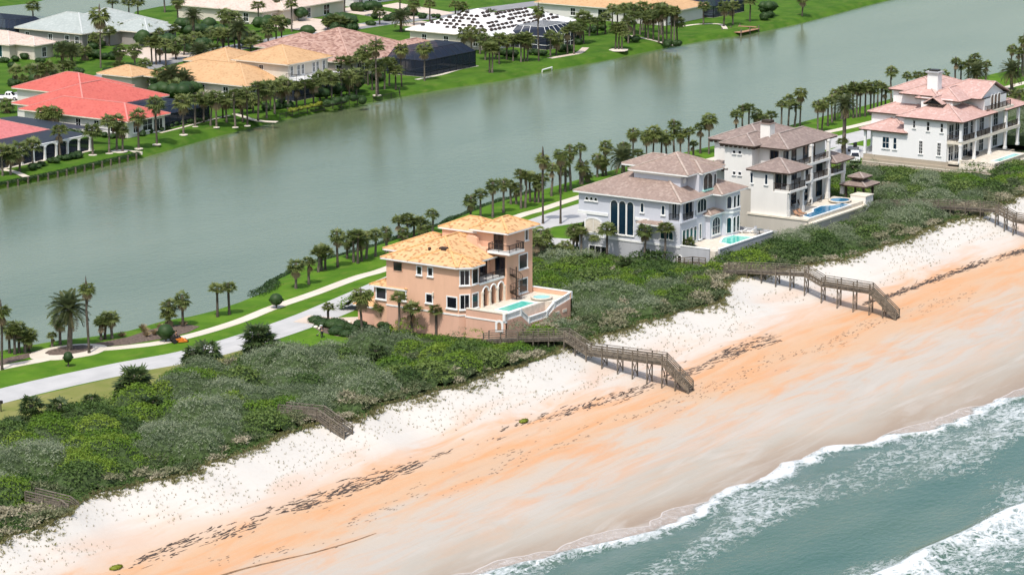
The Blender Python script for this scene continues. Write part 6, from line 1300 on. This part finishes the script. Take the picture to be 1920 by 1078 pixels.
# ------------------------------------------------------------------ vehicles
M['car_white'] = NT('white_car_paint').base(lin(.72,.72,.72), .25, .5); M['tyre'] = simple('tyre', lin(.02,.02,.02), .9); M['rim'] = simple('rim', lin(.4,.4,.42), .35); M['red_lamp'] = NT('red_lamp').base(lin(.4,.01,.01), .3)
def vehicle(name, label, loc, rz, pickup=False):
    o = tag(empty(name, loc, rz), label, 'car' if not pickup else 'pickup truck'); L, W, = (5.4 if pickup else 4.7), 1.85
    def shell(pr, w0, w1, nm, mat, par=o):
        mb = MB(); n = len(pr); k = [(-1, .0), (-1, .0)]; vs = [(x, -w0/2, z) for x, z in pr]+[(x, w0/2, z) for x, z in pr]
        zt = max(z for _, z in pr); zb = min(z for _, z in pr); vs = [(x, y*(1-(1-w1/w0)*((z-zb)/(zt-zb))**1.5), z) for x, y, z in vs]
        mb.add(vs, [tuple(range(n)), tuple(range(2*n-1, n-1, -1))]+[(i, n+i, n+(i+1) % n, (i+1) % n) for i in range(n)]); ob = mb.build(nm, mat, par, False, True)
        bv = ob.modifiers.new('bevel', 'BEVEL'); bv.width = .07; bv.segments = 2; return ob
    h = L/2
    body = shell([(-h,.45),(-h+.1,.35),(h-.15,.35),(h,.5),(h-.03,.78),(h-1.1,.98),(-h+.02,1.0 if not pickup else .95)], W, W*.93, 'body', M['car_white'])
    if pickup:
        shell([(-.35,.95),(1.45,.95),(.85,1.62),(-.15,1.65)], W*.9, W*.74, 'cabin', M['car_white']); MB().box(-h+.15,-.7,.8,-.5,.7,1.0).build('bed', M['dark_metal'], o, False, True)
        wx = [(-.25,.8), (.15,1.15)]
    else:
        shell([(-h+.08,1.0),(h-1.15,1.0),(h-1.9,1.62),(-h+.4,1.66)], W*.92, W*.76, 'cabin', M['car_white'])
    c0, c1 = ((-.12,1.0) if pickup else (-h+.55,h-1.75))
    for s in (-1, 1):
        y0, y1 = s*W*.455, s*W*.40
        for i in range(2 if pickup else 3):
            a0 = c0+(c1-c0)*i/(2 if pickup else 3)+.05; a1 = c0+(c1-c0)*(i+1)/(2 if pickup else 3)-.05; MB().add([(a0,y0,1.08),(a1,y0,1.08),(a1-.08,y1,1.52),(a0,y1,1.52)], [(0,1,2,3)]).build('side_window', M['glass'], o, False, True)
    fx = (1.47, .9) if pickup else (h-1.12, h-1.85); MB().add([(fx[0],-.72,1.02),(fx[0],.72,1.02),(fx[1],.6,1.58),(fx[1],-.6,1.58)], [(0,1,2,3)]).build('windscreen', M['glass'], o, False, True)
    bx = (-.37, -.2) if pickup else (-h+.04, -h+.34); MB().add([(bx[0],.68,1.08),(bx[0],-.68,1.08),(bx[1],-.58,1.56),(bx[1],.58,1.56)], [(0,1,2,3)]).build('rear_window', M['glass'], o, False, True)
    for s in (-1, 1):
        for x in (-h+.95, h-.95):
            w_ = MB().tube([(x,s*W*.38,.36),(x,s*W*.51,.36)], .37, 14).build('wheel', M['tyre'], o, False, True); MB().tube([(x,s*W*.50,.36),(x,s*W*.517,.36)], .22, 10).build('rim', M['rim'], w_, False, True)
        MB().box(h-.12,s*.72-.18,.62,h+.01,s*.72+.18,.8).build('headlight', M['rim'], o, False, True); MB().box(-h-.01,s*.78-.1,.62,-h+.08,s*.78+.1,.92).build('tail_light', M['red_lamp'], o, False, True)
        MB().box(c1-.05,s*.95-.1,1.02,c1+.1,s*.95+.14*s,1.18).build('mirror', M['car_white'], o, False, True)
    return o
q = P(1603, 303); vehicle('parked_car', 'white car parked on the drive beside the pink roofed house', (q.x, q.y, LAND_Z+.06), math.radians(-62))
q = P(14, 188); vehicle('pickup_truck', 'white pickup truck on the street behind the coral red house', (q.x, q.y, LAND_Z+.04), math.radians(25), True)
q = P(1597, 290); TR_ = tag(empty('utility_cart', (q.x-1, q.y+2.5, LAND_Z+.06)), 'grey cart standing just behind the white parked car', 'cart')
MB().box(-.9,-.5,.4,.9,.5,.9).build('body', M['grey_low'], TR_, False, True); MB().box(.2,-.45,.9,.5,.45,1.7).build('seat_back', M['dark_metal'], TR_, False, True)
for x in (-.6,.6):
    for s in (-.52,.52): MB().tube([(x,s-.06,.25),(x,s+.06,.25)], .25, 10).build('wheel', M['tyre'], TR_, False, True)

# ------------------------------------------------------------------ people
M['skin'] = NT('skin').base(lin(.32,.18,.12), .6); M['cloth_dark'] = simple('dark_cloth', lin(.03,.03,.04), .9); M['cloth_white'] = simple('white_cloth', lin(.6,.6,.58), .9); M['cloth_grey'] = simple('grey_cloth', lin(.16,.16,.18), .9); M['hair'] = NT('dark_hair').base(lin(.02,.015,.01), .8)
def skin_mesh(name, V, Ed, R, mat, parent, root=0):
    me = bpy.data.meshes.new(name); me.from_pydata(V, Ed, []); me.materials.append(mat); o = bpy.data.objects.new(name, me); C.objects.link(o); o.parent = parent
    o.modifiers.new('skin', 'SKIN'); s = me.skin_vertices[0].data if me.skin_vertices else None
    if s is None:
        bpy.context.view_layer.objects.active = o; bpy.ops.mesh.customdata_skin_add(); s = me.skin_vertices[0].data
    for i, r in enumerate(R): s[i].radius = (r, r*.9) if not hasattr(r, '__len__') else r; s[i].use_root = (i == root)
    sd = o.modifiers.new('sub', 'SUBSURF'); sd.levels = 1; sd.render_levels = 2; return o
def person(name, label, loc, rz, J, top, legs, hat=None):
    """J: joint positions dict"""
    o = tag(empty(name, loc, rz), label, 'person'); j = J; names = ['pel','wst','cst','nck','hd0','hd1','hlL','knL','anL','toL','hlR','knR','anR','toR','shL','elL','wrL','haL','fiL','shR','elR','wrR','haR','fiR']
    rad = dict(pel=.13, wst=.12, cst=.15, nck=.055, hd0=.085, hd1=.095, hl=.085, kn=.06, an=.045, to=.04, sh=.06, el=.045, wr=.032, ha=.04, fi=.02)
    Ed = [('pel','wst'),('wst','cst'),('cst','nck'),('nck','hd0'),('hd0','hd1')]
    for s in 'LR': Ed += [('pel','hl'+s),('hl'+s,'kn'+s),('kn'+s,'an'+s),('an'+s,'to'+s),('cst','sh'+s),('sh'+s,'el'+s),('el'+s,'wr'+s),('wr'+s,'ha'+s),('ha'+s,'fi'+s)]
    ix = {n: i for i, n in enumerate(names)}; R = [rad.get(n, rad.get(n[:2], .05)) for n in names]
    skin_mesh('body', [j[n] for n in names], [(ix[a], ix[b]) for a, b in Ed], R, M['skin'], o)
    tn = ['wst','cst','shL','elL','shR','elR']; te = [(0,1),(1,2),(2,3),(1,4),(4,5)]; skin_mesh('shirt', [j[n] for n in tn], te, [.145,.175,.085,.065,.085,.065], top, o)
    ln = ['pel','hlL','knL','anL','hlR','knR','anR']; le = [(0,1),(1,2),(2,3),(0,4),(4,5),(5,6)]; skin_mesh('trousers', [j[n] for n in ln], le, [.15,.11,.085,.075,.11,.085,.075], legs, o)
    h = Vector(j['hd1']); MB().ball((h.x-.02,h.y,h.z+.02), .115,.105,.10, 10, 6).build('hair', M['hair'], o, True, True)
    if hat: mb = MB(); mb.ball((h.x,h.y,h.z+.06), .13,.13,.10, 10, 6, zmin=0); mb.tube([(h.x,h.y,h.z+.05),(h.x,h.y,h.z+.065)], .24, 14); mb.build('hat', hat, o, False, True)
    return o
J1 = dict(pel=(0,0,.9), wst=(.04,0,1.05), cst=(.16,0,1.28), nck=(.25,0,1.42), hd0=(.31,0,1.48), hd1=(.36,0,1.56), hlL=(0,.1,.84), knL=(.05,.12,.48), anL=(-.02,.12,.08), toL=(.16,.13,.05), hlR=(0,-.1,.84), knR=(.1,-.12,.48), anR=(.12,-.12,.08), toR=(.3,-.13,.05),
          shL=(.18,.19,1.33), elL=(.26,.24,1.08), wrL=(.45,.16,.98), haL=(.52,.12,.96), fiL=(.58,.1,.94), shR=(.18,-.19,1.33), elR=(.22,-.25,1.06), wrR=(.4,-.18,.9), haR=(.46,-.14,.87), fiR=(.52,-.12,.84))
q = P(604, 634); person('person', 'person in dark trousers and white hat bending over the lawn beside clipped mounds', (q.x, q.y, LAND_Z+.03), math.radians(150), J1, M['cloth_dark'], M['cloth_dark'], M['cloth_white'])
TRM = tag(empty('string_trimmer', (q.x, q.y, LAND_Z+.03), math.radians(150)), 'pale string trimmer held by the person in the white hat', 'trimmer'); MB().tube([(.25,0,1.1),(.55,0,.92),(1.45,.1,.12)], .025, 6).build('shaft', M['cream_trim'], TRM, False, True); MB().tube([(1.42,.1,.06),(1.42,.1,.14)], .16, 10).build('head', M['dark_metal'], TRM, False, True); MB().box(.05,-.12,1.05,.3,.12,1.25).build('motor', M['dark_metal'], TRM, False, True)
# ride-on mower
q = P(331, 642); mz = math.radians(58); M['orange_paint'] = NT('orange_paint').base(lin(.62,.20,.03), .4)
MW = tag(empty('riding_mower', (q.x, q.y, LAND_Z+.02), mz), 'orange riding mower under the large ball topiary', 'mower')
MB().box(-.3,-.45,.35,.9,.45,.55).build('chassis', M['orange_paint'], MW, False, True); MB().box(-.75,-.35,.4,-.2,.35,.85).build('engine', M['dark_metal'], MW, False, True); MB().box(.1,-.65,.1,1.3,.65,.3).build('cutting_deck', M['orange_paint'], MW, False, True)
MB().box(-.2,-.25,.55,.25,.25,.68).build('seat', M['cloth_dark'], MW, False, True); MB().beam((-.22,0,.62), (-.3,0,1.1), .45, .09).build('seat_back', M['cloth_dark'], MW, False, True)
for s in (-1, 1):
    MB().tube([(-.45,s*.5,.3),(-.45,s*.75,.3)], .3, 12).build('wheel', M['tyre'], MW, False, True); MB().tube([(1.35,s*.4,.17),(1.35,s*.55,.17)], .17, 10).build('wheel', M['tyre'], MW, False, True); MB().tube([(.35,s*.3,.5),(.4,s*.3,.95),(.3,s*.15,1.0)], .025, 6).build('lever', M['dark_metal'], MW, False, True)
J2 = dict(pel=(0,0,.80), wst=(-.04,0,.95), cst=(-.04,0,1.2), nck=(-.01,0,1.36), hd0=(.02,0,1.43), hd1=(.04,0,1.52), hlL=(.05,.12,.78), knL=(.48,.16,.80), anL=(.6,.16,.42), toL=(.76,.17,.40), hlR=(.05,-.12,.78), knR=(.48,-.16,.80), anR=(.6,-.16,.42), toR=(.76,-.17,.40),
          shL=(-.03,.2,1.24), elL=(.05,.27,1.0), wrL=(.26,.22,.98), haL=(.32,.2,.99), fiL=(.37,.18,1.0), shR=(-.03,-.2,1.24), elR=(.05,-.27,1.0), wrR=(.26,-.22,.98), haR=(.32,-.2,.99), fiR=(.37,-.18,1.0))
person('person', 'person in dark clothes seated on the orange riding mower', (q.x, q.y, LAND_Z+.02), mz, J2, M['cloth_dark'], M['cloth_dark'], None)

# ------------------------------------------------------------------ terrace furniture
def lounger(label, loc, rz, fm, cm, group=None):
    o = tag(empty('sun_lounger', loc, rz), label, 'lounger', group)
    MB().box(-.95,-.32,.28,.3,.32,.36).build('seat', cm, o, False, True); MB().beam((.3,0,.33), (.95,0,.75), .64, .08).build('backrest', cm, o, False, True)
    for x in (-.85,.25):
        for s in (-.27,.27): MB().box(x-.04,s-.04,0,x+.04,s+.04,.28).build('leg', fm, o, False, True)
    return o
lounger('white lounger on the grey house terrace beside the round table', (-219.6,392.3,7.7), .4, M['white_trim'], M['white_trim'], 'white loungers'); lounger('white lounger on the grey house terrace beside the round table', (-220.6,391.6,7.7), .4, M['white_trim'], M['white_trim'], 'white loungers')
TB = tag(empty('round_table', (-217.9,392.6,7.7)), 'round glass patio table at the back of the grey terrace', 'table'); MB().tube([(0,0,.70),(0,0,.74)], .6, 18).build('table_top', M['glass_teal'], TB, False, True); MB().tube([(0,0,0),(0,0,.7)], .06, 8).build('pedestal', M['dark_metal'], TB, False, True); MB().tube([(0,0,0),(0,0,.05)], .3, 12).build('base', M['dark_metal'], TB, False, True)
def chair(label, loc, rz, m, group):
    o = tag(empty('patio_chair', loc, rz), label, 'chair', group); MB().box(-.25,-.25,.4,.25,.25,.46).build('seat', m, o, False, True); MB().beam((-.25,0,.45), (-.36,0,.98), .5, .05).build('backrest', m, o, False, True)
    for x in (-.22,.22):
        for s in (-.22,.22): MB().box(x-.03,s-.03,0,x+.03,s+.03,.4).build('leg', m, o, False, True)
for a in (.5, 2.6, 4.7): chair('slim patio chair drawn up to the round glass table', (-217.9+math.cos(a)*.95, 392.6+math.sin(a)*.95, 7.7), a+math.pi, M['grey_low'], 'chairs at the glass table')
for i, q in enumerate((407.0, 408.3)): lounger('brown slatted lounger at the pool of the taupe roofed house', (-219.0,q-.4,8.1), 2.7, M['wood_warm'], M['wood_warm'], 'brown pool loungers')
for i, q in enumerate((411.6,412.8,414.0,415.2,417.6,418.8,424.0)): chair('dark dining chair under the columned balcony', (-222.6+(i % 2)*.9, q, 8.1), (i % 2)*math.pi, M['wood_dark'], 'dark chairs under the balcony')
SF = tag(empty('outdoor_sofa', (-222.2,476.4,7.2)), 'dark outdoor sofa on the lower porch of the pink roofed house', 'sofa'); MB().box(-.5,-1.1,.15,.5,1.1,.45).build('seat', M['cloth_dark'], SF, False, True); MB().box(-.55,-1.1,.45,-.35,1.1,.85).build('backrest', M['cloth_dark'], SF, False, True)
for s in (-1.05, 1.05): MB().box(-.5,s-.1,.2,.5,s+.1,.65).build('armrest', M['cloth_dark'], SF, False, True)
q = P(960, 630, 6.6)
# pale stones in beds, rings round far palms
for i, (u, v) in enumerate([(592,615), (600,618), (655,606), (662,618), (668,624)]):
    b = P(u, v); o = MB().ball((0,0,.15), .35,.28,.22, 8, 5, .12, i).build('boulder', M['cream_trim'], None, True); o.location = (b.x, b.y, LAND_Z); tag(o, 'pale boulder edging the bed beside the peach driveway', 'boulder', 'boulders in the bed')
for u, v, r_ in [(260,279,.8), (294,271,.8), (344,253,.8), (224,284,1.6), (205,288,.7), (174,291,.8), (406,239,.6), (441,239,.6), (464,236,.6), (707,179,.9), (1160,94,2.2), (366,238,.6)]: sheet('gravel_ring', blob(P(u, v), r_, r_, n=16, j=.08, seed=int(u)), LAND_Z+.03, M['deck_stone'])
ribbon('stone_edging', [P(u, v)[:2] for u, v in [(780,150), (800,146), (830,140), (860,131), (895,124)]], .9, LAND_Z+.05, M['deck_stone'])
ribbon('stone_edging', [P(u, v)[:2] for u, v in [(1030,110), (1060,105), (1085,100), (1098,90)]], 1.6, LAND_Z+.05, M['paver'])
ribbon('stone_edging', [P(u, v)[:2] for u, v in [(1172,66), (1205,72), (1240,80), (1262,86)]], .8, LAND_Z+.05, M['walk'])
ribbon('garden_path', [P(u, v)[:2] for u, v in [(300,250), (340,240), (380,229), (430,217)]], .7, LAND_Z+.05, M['walk'])
ribbon('garden_path', [P(u, v)[:2] for u, v in [(440,214), (480,226), (520,229)]], 1.2, LAND_Z+.05, M['walk'])
ribbon('garden_path', [P(u, v)[:2] for u, v in [(0,318), (25,322), (50,332)]], 1.2, LAND_Z+.05, M['walk'])
LP = tag(empty('lamp_post', tuple(P(2,772))), 'small dark post beside the dry verge at the scrub corner', 'post'); MB().tube([(0,0,-.1),(0,0,1.1)], .07, 8).build('post', M['dark_metal'], LP, False, True); MB().box(-.22,-.15,1.05,.22,.15,1.4).build('box', M['dark_metal'], LP, False, True)
